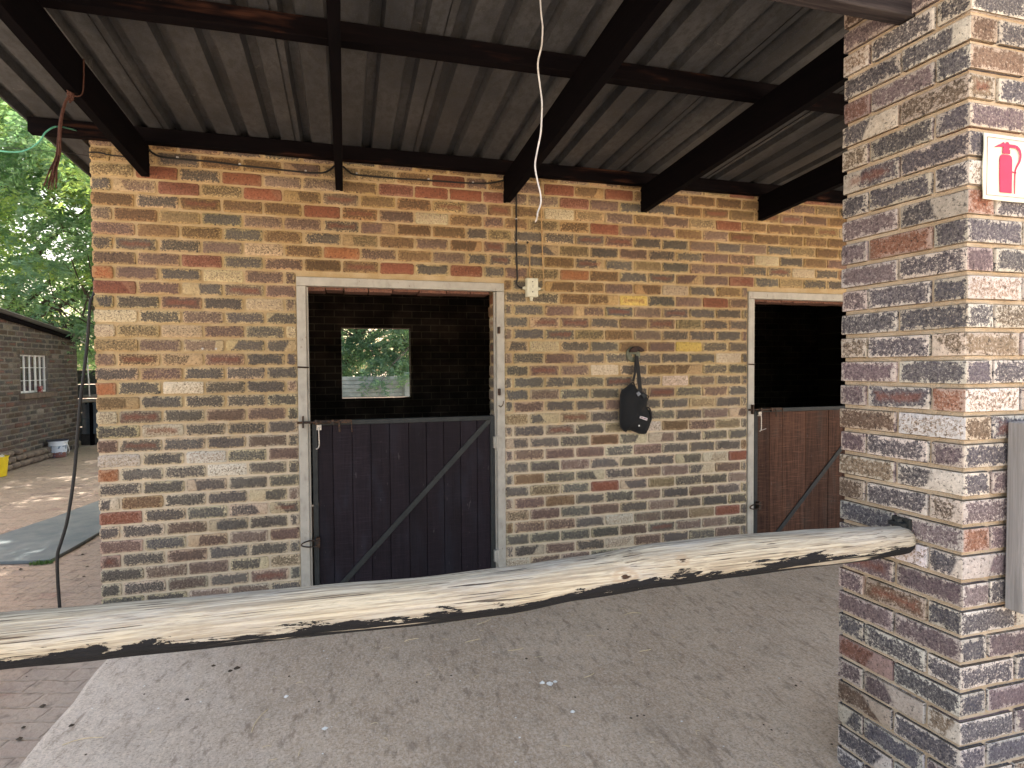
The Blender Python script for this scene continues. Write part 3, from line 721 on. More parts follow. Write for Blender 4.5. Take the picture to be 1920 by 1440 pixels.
o = m.build('mesh_body', M_MESH, bag, smooth=True); sb = o.modifiers.new('s','SUBSURF'); sb.levels = 1; sb.render_levels = 1
M_WEB = simple('black_webbing', (.010,.010,.011), (.018,.018,.02), .7, 0, 200, .3)
m = MB(); pts = [(x_, -.042, z_) for x_, z_ in OUT]; m.tube(pts+[pts[0]], .005, 6, False); m.build('edge_binding', M_WEB, bag, smooth=True)
def strap(pts, w, th=.003):
    m = MB(); vs = []
    P = smooth_path(pts, 5)
    for i, p in enumerate(P):
        tt = (P[min(i+1,len(P)-1)]-P[max(i-1,0)]).normalized(); sd_ = tt.cross(Yv).normalized()
        ww = w[0]+(w[1]-w[0])*i/(len(P)-1)
        for a_, b_ in ((-1,-1),(1,-1),(1,1),(-1,1)): vs.append(p + sd_*a_*ww/2 + Yv*b_*th/2)
    n_ = len(P); fs = [(i*4+q,i*4+(q+1)%4,(i+1)*4+(q+1)%4,(i+1)*4+q) for i in range(n_-1) for q in range(4)] + [(3,2,1,0),tuple((n_-1)*4+q for q in range(4))]
    m.add(vs, fs); return m
strap([(3.458,-.030,1.580),(3.449,-.036,1.53),(3.446,-.040,1.48),(3.440,-.040,1.44),(3.428,-.040,1.395)], (.016,.018)).build('strap', M_WEB, bag)
strap([(3.462,-.032,1.582),(3.464,-.040,1.53),(3.470,-.044,1.46),(3.476,-.048,1.38),(3.480,-.052,1.320)], (.024,.032)).build('strap', M_WEB, bag)
m = MB(); m.prism([(3.434,1.310),(3.456,1.322),(3.474,1.302),(3.452,1.286)], lambda u_,v_,d_: (u_, d_, v_), -.078, -.070); m.build('grey_patch', simple('silver_grey_fabric', (.20,.22,.26), None, .6), bag, bevel=.001)
m = MB(); m.prism([(3.478,1.298),(3.500,1.306),(3.524,1.288),(3.500,1.268)], lambda u_,v_,d_: (u_, d_, v_), -.070, -.060); m.build('dark_patch', simple('dark_grey_fabric', (.035,.040,.045), None, .7), bag, bevel=.001)
m = MB(); m.prism([(3.462,1.127),(3.468,1.143),(3.524,1.125),(3.518,1.108)], lambda u_,v_,d_: (u_, d_, v_), -.0835, -.070)
lb = m.build('white_label', simple('white_woven_label', (.75,.70,.74), None, .6), bag, bevel=.001)
m = MB(); m.obox((3.493,-.0838,1.1255), (.023,0,-.0073), (0,.0005,0), (.0007,0,.0022)); m.build('label_stripe', simple('dark_red_thread', (.22,.05,.08), None, .7), lb)
m = MB(); m.lathe([(0,.004),(.004,.003),(.0065,0)], 14); 
m.v = [(3.457+a_, -.0775-c_, 1.072+b_) for a_, b_, c_ in m.v]; m.build('white_stud', simple('white_plastic', (.8,.8,.8), None, .4), bag, smooth=True)
strap([(3.530,-.062,1.205),(3.552,-.060,1.19),(3.566,-.056,1.155),(3.574,-.052,1.118)], (.012,.012), .006).build('side_loop', M_WEB, bag)

# fire-extinguisher sign
sg = empty('fire_extinguisher_sign', (3.33,-2.622,2.095), 'cream sign with a red fire extinguisher on the brick pillar', 'sign')
fs_ = lambda u_, v_, d_: (u_, -2.628 - d_ + .0015*math.sin((v_-2.0)*22), v_)
m = MB(); nU, nV = 6, 8; 
vs = []
for s_ in (0, 1):
    for j in range(nV+1):
        for i in range(nU+1):
            u_ = 3.2355 + .186*i/nU; v_ = 1.998 + .194*j/nV
            vs.append((u_, -2.627 - .003*s_ + .0018*math.sin(v_*40)*math.sin(u_*22), v_))
W_ = nU+1; o_ = W_*(nV+1)
fs = [(j*W_+i+1,j*W_+i,(j+1)*W_+i,(j+1)*W_+i+1) for j in range(nV) for i in range(nU)] + [(o_+j*W_+i,o_+j*W_+i+1,o_+(j+1)*W_+i+1,o_+(j+1)*W_+i) for j in range(nV) for i in range(nU)]
rim = [i for i in range(W_)] + [j*W_+nU for j in range(1,nV+1)] + [nV*W_+i for i in range(nU-1,-1,-1)] + [j*W_ for j in range(nV-1,0,-1)]
fs += [(rim[i], rim[(i+1)%len(rim)], o_+rim[(i+1)%len(rim)], o_+rim[i]) for i in range(len(rim))]
m.add(vs, fs); m.build('sign_plate', simple('yellowed_cream_plastic', (.70,.70,.58), (.62,.66,.54), .45, 0, 8, .05), sg)
M_RED = simple('faded_red_print', (.60,.035,.10), (.52,.03,.085), .5, 0, 20, 0); M_LINE = simple('thin_brown_print', (.30,.17,.16), None, .6, 0, 20, 0)
PY = -2.6325
def flat(name, poly, mat, par, dy=0): m_ = MB(); m_.prism(poly, lambda u_,v_,d_: (u_, d_, v_), PY-dy-.0008, PY-dy+.0005); return m_.build(name, mat, par)
m = MB()
a0, a1, b0, b1 = 3.2455, 3.4115, 2.0095, 2.181
for q in ([(a0,b0),(a1,b0),(a1,b0+.0012),(a0,b0+.0012)], [(a0,b1-.0012),(a1,b1-.0012),(a1,b1),(a0,b1)], [(a0,b0+.0012),(a0+.0012,b0+.0012),(a0+.0012,b1-.0012),(a0,b1-.0012)], [(a1-.0012,b0+.0012),(a1,b0+.0012),(a1,b1-.0012),(a1-.0012,b1-.0012)]):
    m.prism(q, lambda u_,v_,d_: (u_, d_, v_), PY-.0006, PY+.0005)
m.build('border_line', M_LINE, sg)
flat('extinguisher_body', [(3.300,2.021),(3.347,2.021),(3.347,2.120),(3.344,2.129),(3.337,2.134),(3.306,2.134),(3.299,2.129),(3.296,2.118),(3.296,2.07)], M_RED, sg)
flat('extinguisher_valve', [(3.308,2.137),(3.338,2.137),(3.338,2.149),(3.333,2.150),(3.336,2.156),(3.345,2.1565),(3.362,2.157),(3.372,2.152),(3.368,2.164),(3.355,2.1665),(3.334,2.166),(3.330,2.172),(3.322,2.172),(3.321,2.168),(3.313,2.167),(3.311,2.171),(3.305,2.168),(3.304,2.165),(3.290,2.161),(3.273,2.152),(3.292,2.155),(3.308,2.157),(3.311,2.150),(3.308,2.149)], M_RED, sg)
m = MB()
hp = smooth_path([(3.362,0,2.161),(3.372,0,2.156),(3.379,0,2.146),(3.381,0,2.134),(3.377,0,2.118),(3.369,0,2.106),(3.362,0,2.094),(3.359,0,2.080),(3.359,0,2.05),(3.359,0,2.020)], 4); vs = []
for i, p in enumerate(hp):
    tt = (hp[min(i+1,len(hp)-1)]-hp[max(i-1,0)]).normalized(); sd_ = tt.cross(Yv); w_ = .0028*(1.5-i/len(hp))
    for a_, b_ in ((-1,-.0008),(1,-.0008),(1,.0005),(-1,.0005)): vs.append((p.x+sd_.x*a_*w_, PY-.0004+b_, p.z+sd_.z*a_*w_))
m.add(vs, [(i*4+q,i*4+(q+1)%4,(i+1)*4+(q+1)%4,(i+1)*4+q) for i in range(len(hp)-1) for q in range(4)]); m.build('extinguisher_hose', M_RED, sg)
flat('hose_clip', [(3.347,2.083),(3.364,2.081),(3.364,2.085),(3.347,2.0865)], M_RED, sg, .0004)

m = MB(); m.tube([(3.4135,PY+.001,2.036),(3.4135,PY-.004,2.036)], .0042, 10); m.build('screw', M_BLACK_STEEL, sg)
# grey board on the pillar
t = MT('silvered_timber', .85, 0, .2); g = t.noise(1.8, t.coord((40,40,1.5)), 7, .7, .8)
t.set('Base Color', t.mix(t.ramp(g, .3, .7), (.22,.215,.21), (.36,.355,.35))); t.bump(g, .5, .003)
m = MB(); m.box(3.352, 3.462, -2.682, -2.629, .752, 1.330); o = m.build('timber_board', t.m, None, bevel=.005); tag(o, 'silvery grey timber board upright against the front of the pillar', 'board')

# the pole rail
ST = [(-.45,.926,.058),(.1,.924,.057),(.45,.924,.058),(.675,.924,.058),(.877,.919,.060),(1.096,.915,.0595),(1.335,.913,.059),(1.57,.908,.058),(1.797,.910,.0605),(2.026,.921,.0575),(2.274,.933,.061),(2.506,.936,.060),(2.756,.935,.056),(2.961,.932,.053),(3.13,.930,.046),(3.183,.930,.044)]
def lerp_st(x):
    for i in range(len(ST)-1):
        if ST[i][0] <= x <= ST[i+1][0]:
            f_ = (x-ST[i][0])/(ST[i+1][0]-ST[i][0]); f2 = f_*f_*(3-2*f_)
            return ST[i][1]+(ST[i+1][1]-ST[i][1])*f2, ST[i][2]+(ST[i+1][2]-ST[i][2])*f2
    return ST[-1][1], ST[-1][2]
m = MB(); N = 420; S = 48; vs = []; pol = []
for i in range(N+1):
    x_ = -.45 + 3.633*i/N; zc, rad = lerp_st(min(x_, 3.183))
    e_ = min(i, N-i); sh = 1 - .35*math.exp(-e_/1.2)
    for k_ in range(S):
        q = 2*math.pi*k_/S
        p = Vector((x_*1.4, math.cos(q)*1.1, math.sin(q)*1.1))
        g = noise.noise(Vector((x_*2.0, math.cos(q)*5, math.sin(q)*5)))*.0022 + noise.noise(Vector((x_*5, math.cos(q)*16, math.sin(q)*16)))*.0013 + noise.noise(p)*.003
        # ragged lower skin standing slightly proud
        kn = 0
        for kx, kq in ((2.17, 3.5), (2.36, 3.2), (1.25, 3.6)):
            dq = (q-kq); kn += .004*math.exp(-((x_-kx)/.03)**2 - (dq/.35)**2)
        rr_ = (rad+g+kn)*sh
        vs.append((x_, -2.4355-.0035*x_ + .0 + rr_*math.cos(q), zc + rr_*math.sin(q))); pol.append((x_, q, math.sin(q)))
m.add(vs, [(i*S+(k_+1)%S, i*S+k_, (i+1)*S+k_, (i+1)*S+(k_+1)%S) for i in range(N) for k_ in range(S)] + [tuple(range(S)), tuple(N*S+k_ for k_ in range(S-1,-1,-1))], pol=pol)
t = MT('weathered_pole_wood', .85, 0, .2)
g = t.noise(1.0, t.coord((2.6, 150, 150)), 4, .65, .15); g2 = t.noise(1.0, t.coord((18, 260, 260)), 3, .6, .2); big = t.noise(2.2, t.coord((1,6,6)), 5, .7)
col = t.mix(t.ramp(g, .36, .64), (.53,.485,.375), (.27,.235,.175)); col = t.mix(t.math('MULTIPLY', t.ramp(big, .42, .66), .6), col, (.44,.43,.40)); col = t.mix(t.math('MULTIPLY', t.ramp(g2, .5, .7), .45), col, (.24,.20,.15))
col = t.mix(t.math('MULTIPLY', t.ramp(t.noise(1.0, t.coord((7,60,60)), 7, .75), .52, .66), .6), col, (.27,.235,.185))
kx = t.sep(t.coord())
for a_, b_, c_ in ((2.13,.935,.015),(2.31,.960,.009)):
    dx = t.math('MULTIPLY', t.math('SUBTRACT', kx[0], a_), .55); dz = t.math('SUBTRACT', kx[2], b_)
    dd = t.math('ADD', t.math('SQRT', t.math('ADD', t.math('MULTIPLY', dx, dx), t.math('MULTIPLY', dz, dz))), t.math('MULTIPLY', t.math('SUBTRACT', g2, .5), .035))
    rg = t.math('MULTIPLY', t.ramp(dd, c_*1.6, c_*1.2), t.ramp(dd, c_*.5, c_*.9)); col = t.mix(t.math('MULTIPLY', rg, .45), col, (.30,.22,.14)); col = t.mix(t.ramp(dd, c_*.42, c_*.34), col, (.05,.03,.02))
crack = t.ramp(t.noise(1.0, t.coord((3.2, 260, 260)), 2, .5, .05), .635, .67)
col = t.mix(t.math('MULTIPLY', crack, .9), col, (.05,.04,.035))
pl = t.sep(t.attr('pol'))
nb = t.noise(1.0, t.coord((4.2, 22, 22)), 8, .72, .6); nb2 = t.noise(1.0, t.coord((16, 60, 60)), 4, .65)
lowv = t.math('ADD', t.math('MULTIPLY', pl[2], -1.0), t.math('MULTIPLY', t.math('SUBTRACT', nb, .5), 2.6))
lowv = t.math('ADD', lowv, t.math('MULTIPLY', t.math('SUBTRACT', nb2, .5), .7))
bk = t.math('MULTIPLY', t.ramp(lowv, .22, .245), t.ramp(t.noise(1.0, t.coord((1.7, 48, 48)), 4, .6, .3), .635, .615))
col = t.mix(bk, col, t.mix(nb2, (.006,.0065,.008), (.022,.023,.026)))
t.set('Base Color', col); t.bump(t.math('ADD', t.math('SUBTRACT', g, t.math('MULTIPLY', crack, .8)), t.math('ADD', t.math('MULTIPLY', bk, .9), g2)), .6, .005)
rail = empty('pole_rail', (1.4,-2.44,.92), 'weathered round timber pole rail with peeling black underside across the entrance', 'rail')
m.build('pole', t.m, rail, smooth=True)
m = MB(); m.box(3.150, 3.186, -2.455, -2.400, .972, .986); m.box(3.170, 3.187, -2.462, -2.396, .962, .999); m.tube([(3.162,-2.43,.984),(3.162,-2.43,.998)], .012, 6); m.build('bracket', M_STEEL, rail, bevel=.002)

# ------------------------------------------------------------------ GROUND
# worn clay-brick yard
t = MT('worn_clay_paving', .95, 0, .15)
v = t.coord((1,1,1), rot=(0,0,math.radians(14)))
nc = t.n.new('ShaderNodeMix'); nc.data_type = 'VECTOR'
nz = t.noise(3.5, None, 3, .6, 0, True); wob = t.n.new('ShaderNodeVectorMath'); wob.operation = 'MULTIPLY_ADD'; t.l.new(nz, wob.inputs[0]); wob.inputs[1].default_value = (.045,.045,0); t.l.new(v, wob.inputs[2])
bt = t.n.new('ShaderNodeTexBrick'); t.l.new(wob.outputs[0], bt.inputs['Vector'])
for k_, v_ in (('Scale',1),('Brick Width',.235),('Row Height',.115),('Mortar Size',.009),('Mortar Smooth',.6),('Bias',-.1)): bt.inputs[k_].default_value = v_
bt.inputs['Color1'].default_value = (.25,.165,.135,1); bt.inputs['Color2'].default_value = (.225,.20,.18,1); bt.inputs['Mortar'].default_value = (.17,.14,.11,1)
dirt = t.noise(2.2, detail=7, rough=.68); d2 = t.noise(34, detail=5, rough=.7); d3 = t.noise(9, detail=4)
col = t.mix(t.math('MULTIPLY', t.ramp(dirt, .30, .50), .93), bt.outputs['Color'], (.34,.275,.215)); col = t.mix(t.math('MULTIPLY', t.ramp(d2, .45, .7), .6), col, (.16,.125,.10))
d5 = t.noise(110, detail=3, rough=.7); col = t.mix(t.math('MULTIPLY', t.ramp(d5, .5, .68), .4), col, (.36,.32,.27))
xx_ = t.sep(t.coord())[0]; col = t.mix(t.math('MULTIPLY', t.ramp(t.math('ADD', xx_, t.math('MULTIPLY', t.math('SUBTRACT', d3, .5), .5)), -.35, .2), .55), col, (.46,.40,.34))
yy = t.sep(t.coord())[1]; col = t.mix(t.ramp(t.math('ADD', yy, t.math('MULTIPLY', dirt, 1.5)), -3.2, -4.6), col, (.46,.40,.32))  # unseen ground behind the camera made pale to bounce light forward
col = t.mix(t.math('MULTIPLY', t.ramp(d3, .56, .70), .55), col, (.13,.105,.09))
t.set('Base Color', col)
t.bump(t.math('ADD', t.math('MULTIPLY', bt.outputs['Fac'], -.7), t.math('ADD', d2, t.math('MULTIPLY', d3, 1.2))), .9, .012); M_PAVE = t.m
m = MB(); NX, NY = 130, 130; vs = []
# fine grid near the yard, one far skirt to the horizon
gx = [-5 + 5.4*i/NX for i in range(NX+1)]; gy = [-4 + 9*i/NY for i in range(NY+1)]
gx = [-200,-60,-20] + gx + [12,60,200]; gy = [-200,-60,-15] + gy + [12,60,200]
for y_ in gy:
    for x_ in gx:
        inside = -4.9 < x_ < .12 and -3.9 < y_ < 4.9
        z_ = (noise.noise(Vector((x_*3, y_*3, 0)))*.006 + noise.noise(Vector((x_*9, y_*9, 4)))*.004 - .004) if inside else -.004
        vs.append((x_, y_, z_))
W_ = len(gx); m.add(vs, [(j*W_+i,j*W_+i+1,(j+1)*W_+i+1,(j+1)*W_+i) for j in range(len(gy)-1) for i in range(W_-1)])
tag(m.build('ground', M_PAVE, None, smooth=True), kind='structure')
# concrete apron
t = MT('trowelled_concrete', .9, 0, .2)
a = t.noise(1.3, detail=6, rough=.62); b = t.noise(85, t.coord((1,.5,1), rot=(0,0,.5)), 6, .8); c_ = t.noise(9, detail=6, rough=.7); d_ = t.noise(330, detail=2); e_ = t.noise(26, t.coord((1,.35,1), rot=(0,0,-.6)), 5, .7)
col = t.mix(t.ramp(a, .36, .66), (.62,.50,.37), (.50,.39,.28)); col = t.mix(t.math('MULTIPLY', t.ramp(c_, .45, .72), .5), col, (.52,.44,.34))
px_ = t.sep(t.coord())
ed = t.math('ADD', t.math('ADD', px_[0], t.math('MULTIPLY', px_[1], .30)), t.math('MULTIPLY', t.math('SUBTRACT', c_, .5), 1.4))
col = t.mix(t.math('MULTIPLY', t.ramp(ed, 1.1, -.2), .75), col, (.62,.58,.52))
col = t.mix(t.math('MULTIPLY', t.ramp(b, .47, .58), .5), col, (.82,.72,.60))
f2 = t.noise(130, t.coord((.5,1,1), rot=(0,0,-.9)), 4, .75); col = t.mix(t.math('MULTIPLY', t.ramp(f2, .50, .62), .45), col, (.20,.155,.115)); f3 = t.noise(30, detail=7, rough=.8); col = t.mix(t.math('MULTIPLY', t.ramp(f3, .52, .64), .4), col, (.74,.66,.56)); col = t.mix(t.math('MULTIPLY', t.ramp(e_, .50, .30), .6), col, (.20,.15,.11)); col = t.mix(t.math('MULTIPLY', t.ramp(d_, .58, .70), .5), col, (.11,.09,.075))
st = t.noise(2.1, detail=3); col = t.mix(t.math('MULTIPLY', t.ramp(st, .54, .68), .18), col, (.17,.135,.10))
t.set('Base Color', col); t.bump(t.math('ADD', b, t.math('ADD', t.math('MULTIPLY', c_, .7), e_)), .7, .006)
m = MB(); ed = []
rr = random.Random(9)
for i in range(61):
    y_ = .0065 - 9*i/60; ed.append((.19 + .020*noise.noise(Vector((y_*4, 0, 0))) + .010*noise.noise(Vector((y_*15, 3, 0))), y_))
vs = [(x_, y_, -.01) for x_, y_ in ed] + [(x_, y_, .004) for x_, y_ in ed] + [(x_+.02, y_, .0095) for x_, y_ in ed] + [(9.2, y_, .010) for x_, y_ in ed]
n_ = len(ed); m.add(vs, [(j*n_+i+1, j*n_+i, (j+1)*n_+i, (j+1)*n_+i+1) for j in range(3) for i in range(n_-1)])
tag(m.build('concrete_apron', t.m, None), kind='structure')
# rubber mat
t = MT('blue_grey_rubber', .7, 0, .3); a = t.noise(5, detail=6, rough=.7); b = t.noise(70, detail=3)
t.set('Base Color', t.mix(t.ramp(a, .3, .7), (.10,.125,.135), (.16,.175,.175))); t.bump(b, .3, .003)
m = MB(); poly = [(-.84,1.43),(-.81,1.8),(-.785,2.2),(-.74,3.2),(-.66,4.7),(-1.22,4.7),(-1.31,3.72),(-1.45,3.0),(-1.62,2.37),(-1.95,1.70),(-1.5,1.54),(-1.206,1.49),(-1.0,1.445)]
m.prism(poly, lambda u_,v_,d_: (u_, v_, d_), .0, .026); tag(m.build('rubber_mat', t.m, None, bevel=.004), 'flat blue-grey rubber mat lying on the yard paving', 'mat')
# grass tuft by the mat
def blades(name, cx_, cy_, n_, spread, h, mat, lab, cat='grass', seed=1, kind=None):
    rr = random.Random(seed); m = MB()
    for i in range(n_):
        a_ = rr.uniform(0,6.28); d_ = spread*math.sqrt(rr.random()); x_, y_ = cx_+d_*math.cos(a_)*1.5, cy_+d_*math.sin(a_)*.5; b_ = rr.uniform(0,6.28); hh = h*rr.uniform(.4,1); w_ = .004
        dx, dy = math.cos(b_), math.sin(b_); l_ = rr.uniform(.2,.9)*hh
        m.add([(x_-dy*w_,y_+dx*w_,0),(x_+dy*w_,y_-dx*w_,0),(x_+dx*l_*.4+dy*w_*.6,y_+dy*l_*.4-dx*w_*.6,hh*.7),(x_+dx*l_*.4-dy*w_*.6,y_+dy*l_*.4+dx*w_*.6,hh*.7),(x_+dx*l_,y_+dy*l_,hh)], [(0,1,2,3),(3,2,4)])
    o = m.build(name, mat, None); tag(o, lab, cat, kind=kind); return o
M_GRASS = simple('grass_green', (.06,.13,.03), (.10,.16,.05), .7, 0, 20, 0)
blades('grass_tuft', -.90, 1.41, 110, .055, .035, M_GRASS, 'small green grass tuft growing at the near corner of the rubber mat', kind='stuff')
# litter: straw and crumbs
M_STRAW = simple('pale_straw', (.80,.68,.44), (.62,.50,.30), .8, 0, 50, 0)
m = MB(); rr = random.Random(31)
def straw(x_, y_, l_, a_, w_=.0016, bend=.3, z_=.012):
    P = []
    for j in range(5):
        f_ = j/4 - .5; an = a_ + bend*f_; P.append((x_+l_*f_*math.cos(an), y_+l_*f_*math.sin(an), z_+.002*math.sin(j)))
    m.tube(P, w_, 4)
for i in range(75): straw(rr.uniform(.5,3.6), rr.uniform(-2.3,-.1), rr.uniform(.015,.055), rr.uniform(0,3.14), .0011, rr.uniform(-1,1))
for x_, y_, l_, a_ in ((2.17,-.62,.11,.5),(2.05,-.83,.09,.25),(2.25,-1.0,.09,.1),(2.6,-.35,.10,.3),(1.73,-.72,.08,.2),(2.9,-1.2,.07,.1),(2.52,-1.35,.07,.4),(.36,-1.22,.14,.1),(1.02,-1.28,.17,1.3),(3.05,-.75,.12,0)): straw(x_, y_, l_, a_, .0018, rr.uniform(-.6,.6))
tag(m.build('straw_litter', M_STRAW, None), 'loose straw stalks scattered over the concrete floor', 'straw', kind='stuff')
m = MB()
def crumb(x_, y_, s_, z_=.0105):
    n_ = 7; a0 = rr.uniform(0,6); vs = [(x_+s_*rr.uniform(.5,1)*math.cos(a0+6.28*k_/n_), y_+s_*rr.uniform(.4,1)*math.sin(a0+6.28*k_/n_), z_) for k_ in range(n_)] + [(x_, y_, z_+s_*.5)]
    m.add(vs, [(k_, (k_+1)%n_, n_) for k_ in range(n_)])
for i in range(70): crumb(rr.uniform(.3,3.5), rr.uniform(-2.4,-.05), rr.uniform(.003,.007))
for x_, y_, s_ in ((2.28,-1.34,.018),(2.31,-1.36,.022),(2.34,-1.35,.014),(2.33,-1.6,.016),(1.12,-1.12,.014),(1.3,-1.42,.016)): crumb(x_, y_, s_)
tag(m.build('pale_crumbs', simple('chalky_white', (.85,.85,.82), (.65,.65,.62), .9), None), 'small white crumbs and droppings spotted over the concrete floor', 'litter', kind='stuff')
m = MB()
for i in range(46): crumb(rr.uniform(.2,3.5), rr.uniform(-2.4,-.05), rr.uniform(.004,.010))
for x_, y_, s_ in ((.86,-.78,.022),(.83,-.80,.016),(1.28,-.48,.016),(.69,-1.02,.013),(.27,-1.10,.016),(.74,-.72,.014)): crumb(x_, y_, s_)
for i in range(140): crumb(rr.uniform(-2.5,.15), rr.uniform(-1.9,2.5), rr.uniform(.006,.018), .002)
tag(m.build('dark_crumbs', simple('dry_dirt', (.05,.038,.03), (.09,.07,.05), .95), None), 'dark dirt crumbs and dry leaf bits on the floor and paving', 'litter', kind='stuff')

# ------------------------------------------------------------------ OUTBUILDING
ob = empty('outbuilding', (-3.58, 8.0, 0), 'low dark-brick outbuilding with barred window across the yard', 'building')
BX = -3.58; y0w, y1w, z0w, z1w = 7.19, 8.09, 1.135, 1.755
m = MB(); r = random.Random(77)
for k_ in range(0, 34):
    z0 = k_*C + JT/2; z1 = z0 + C - JT
    zmax = lambda y_: 2.98 - .096*y_
    ph = .0 if k_ % 2 else MOD/2
    segs = [(3.0, 9.25)]
    if z1 > z0w+.005 and z0 < z1w: segs = [(3.0, y0w), (y1w, 9.25)]
    for a_, b_ in segs:
        bb = min(b_, (2.98-z1)/.096)
        if bb > a_+.1: course(m, Vector((BX,0,0)), Yv, X, z0, z1, a_, bb, ph, r, style='far', nx=2, nz=1, jit=.004)
for i in range(9):      # soldier course over the window
    a_ = y0w - .10 + i*.122; brick_face(m, Vector((BX,0,0)), Yv, X, a_, a_+.112, z1w+.005, z1w+.085, 'tan', r, 'far', nx=1, nz=1, proud=.004)
m.build('brick_facing', M_BRICK, ob, smooth=True, angle=50)
m = MB()
def sw(a_, b_, z0_, top=None):
    za = top if top else 2.98-.096*a_; zb_ = top if top else 2.98-.096*b_
    x0_, x1_ = BX-.22, BX-.006
    m.add([(x0_,a_,z0_),(x1_,a_,z0_),(x1_,b_,z0_),(x0_,b_,z0_),(x0_,a_,za),(x1_,a_,za),(x1_,b_,zb_),(x0_,b_,zb_)], [(0,3,2,1),(4,5,6,7),(0,1,5,4),(1,2,6,5),(2,3,7,6),(3,0,4,7)])
sw(3.0, y0w, 0); sw(y0w, y1w, 0, z0w); sw(y0w, y1w, z1w); sw(y1w, 9.25, 0)
m.box(-6.6, BX-.221, 9.03, 9.25, 0, 2.09); m.box(-6.6, BX-.221, 3.0, 3.22, 0, 2.6)
m.build('wall', M_MORTAR3, ob)
m = MB(); m.box(BX-.04, BX+.075, 7.13, 8.22, 1.045, 1.130); m.build('window_sill', simple('brown_brick_sill', (.14,.105,.08), (.09,.07,.055), .9, 0, 12, .5, .006), ob, bevel=.006)
M_WHT = simple('white_window_paint', (.72,.72,.70), (.6,.6,.57), .5, 0, 30, .05)
wf = MB(); W0, W1 = y0w, y1w
xs0, xs1 = BX-.075, BX-.045
wf.box(xs0, xs1, W0+.0005, W0+.022, z0w, z1w); wf.box(xs0, xs1, W1-.03, W1-.0005, z0w, z1w); wf.box(xs0, xs1, W0+.022, W1-.03, z0w, z0w+.03); wf.box(xs0, xs1, W0+.022, W1-.03, z1w-.022, z1w)
win = wf.build('window_frame', M_WHT, ob)
m = MB()
for f_ in (.19, .385, .58, .60, .765): m.box(BX-.044, BX-.026, W0+(W1-W0)*f_-.010, W0+(W1-W0)*f_+.010, z0w+.004, z1w-.004)
for z_ in (z0w+.20, z0w+.41): m.tube([(BX-.03, W0+.01, z_), (BX-.03, W1-.01, z_)], .005, 5)
m.build('burglar_bars', M_WHT, win)
t = MT('window_glass_dark', .08, 0, .5); t.set('Base Color', (.5,.5,.52)); t.set('Transmission Weight', .9)
m = MB(); m.box(BX-.066, BX-.062, W0+.022, W1-.03, z0w+.03, z1w-.022); m.build('glass', t.m, win)
m = MB(); vs = []
for j in range(41):
    yy = W0+.03+(W1-W0-.06)*j/40; xx = BX-.12+.014*math.sin(j*1.3)
    vs += [(xx,yy,z0w+.01),(xx,yy,z1w-.01)]
m.add(vs, [(j*2,j*2+2,j*2+3,j*2+1) for j in range(40)])
o = m.build('curtain', simple('dark_red_curtain', (.22,.05,.055), (.14,.04,.05), .9, 0, 10, 0), win, smooth=True)
# roof of the outbuilding: corrugated
m = MB(); vs = []; NN = 90; xr0, xr1 = -6.8, BX+.14
for j in range(NN+1):
    xx = xr0 + (xr1-xr0)*j/NN; zz = .018*math.sin(j*math.pi/2)
    vs += [(xx, 2.8, 3.0-.096*2.8+.03+zz), (xx, 9.45, 3.0-.096*9.45+.03+zz)]
m.add(vs, [(j*2,j*2+2,j*2+3,j*2+1) for j in range(NN)])
o = m.build('roof', simple('pale_zinc', (.36,.37,.38), (.26,.27,.28), .45, .5, 6, .1), ob, smooth=True); o.modifiers.new('t','SOLIDIFY').thickness = .01
m = MB(); m.add([(BX+.02,3.0,2.98-.096*3-.06),(BX+.05,3.0,2.98-.096*3-.06),(BX+.05,9.3,2.98-.096*9.3-.06),(BX+.02,9.3,2.98-.096*9.3-.06),(BX+.02,3.0,2.98-.096*3+.012),(BX+.05,3.0,2.98-.096*3+.012),(BX+.05,9.3,2.98-.096*9.3+.012),(BX+.02,9.3,2.98-.096*9.3+.012)], [(0,3,2,1),(4,5,6,7),(0,1,5,4),(1,2,6,5),(2,3,7,6),(3,0,4,7)])
m.build('eaves_batten', M_RAFTER, ob)
# rough stone footing
m = MB(); rr = random.Random(8)
y_ = 4.0
while y_ < 7.9:
    for lay in range(3 if y_ < 7.0 else 2):
        w_ = rr.uniform(.16,.34); h_ = .095; xx = BX + .045 - .02*lay
        n_ = 14; c_ = Vector((xx, y_+w_/2, .05+lay*h_)); vs = []; fs = []
        for a_ in range(7):
            th = math.pi*a_/6
            for b_ in range(12):
                ph = 2*math.pi*b_/12; d_ = Vector((math.sin(th)*math.cos(ph), math.sin(th)*math.sin(ph), math.cos(th)))
                d_ = Vector([math.copysign(abs(q)**.55, q) for q in d_]); k2 = 1+.18*noise.noise(d_*1.5+c_*7)
                vs.append(c_ + Vector((d_.x*.10*k2, d_.y*w_*.5*k2, d_.z*h_*.5*k2)))
        fs = [(a_*12+b_, a_*12+(b_+1)%12, (a_+1)*12+(b_+1)%12, (a_+1)*12+b_) for a_ in range(6) for b_ in range(12)]
        m.add(vs, [f[::-1] for f in fs])
    y_ += .235
m.build('stone_footing', simple('rough_brown_stone', (.19,.15,.115), (.10,.08,.065), .95, 0, 14, .7, .01), ob, smooth=True)

# red tin on sill
m = MB(); m.lathe([(0,0),(.034,0),(.037,.006),(.037,.10),(.034,.106),(.030,.108),(.0,.108)], 18, (BX+.03, 7.72, 1.130))
t = MT('red_tin_print', .4, .2, .4); z_ = t.sep(t.coord())[2]; t.set('Base Color', t.mix(t.ramp(t.noise(30), .52, .58), (.20,.03,.03), (.28,.22,.20)))
tag(m.build('small_tin', t.m, None, smooth=True, angle=40), 'small red tin standing on the outbuilding window sill', 'tin')
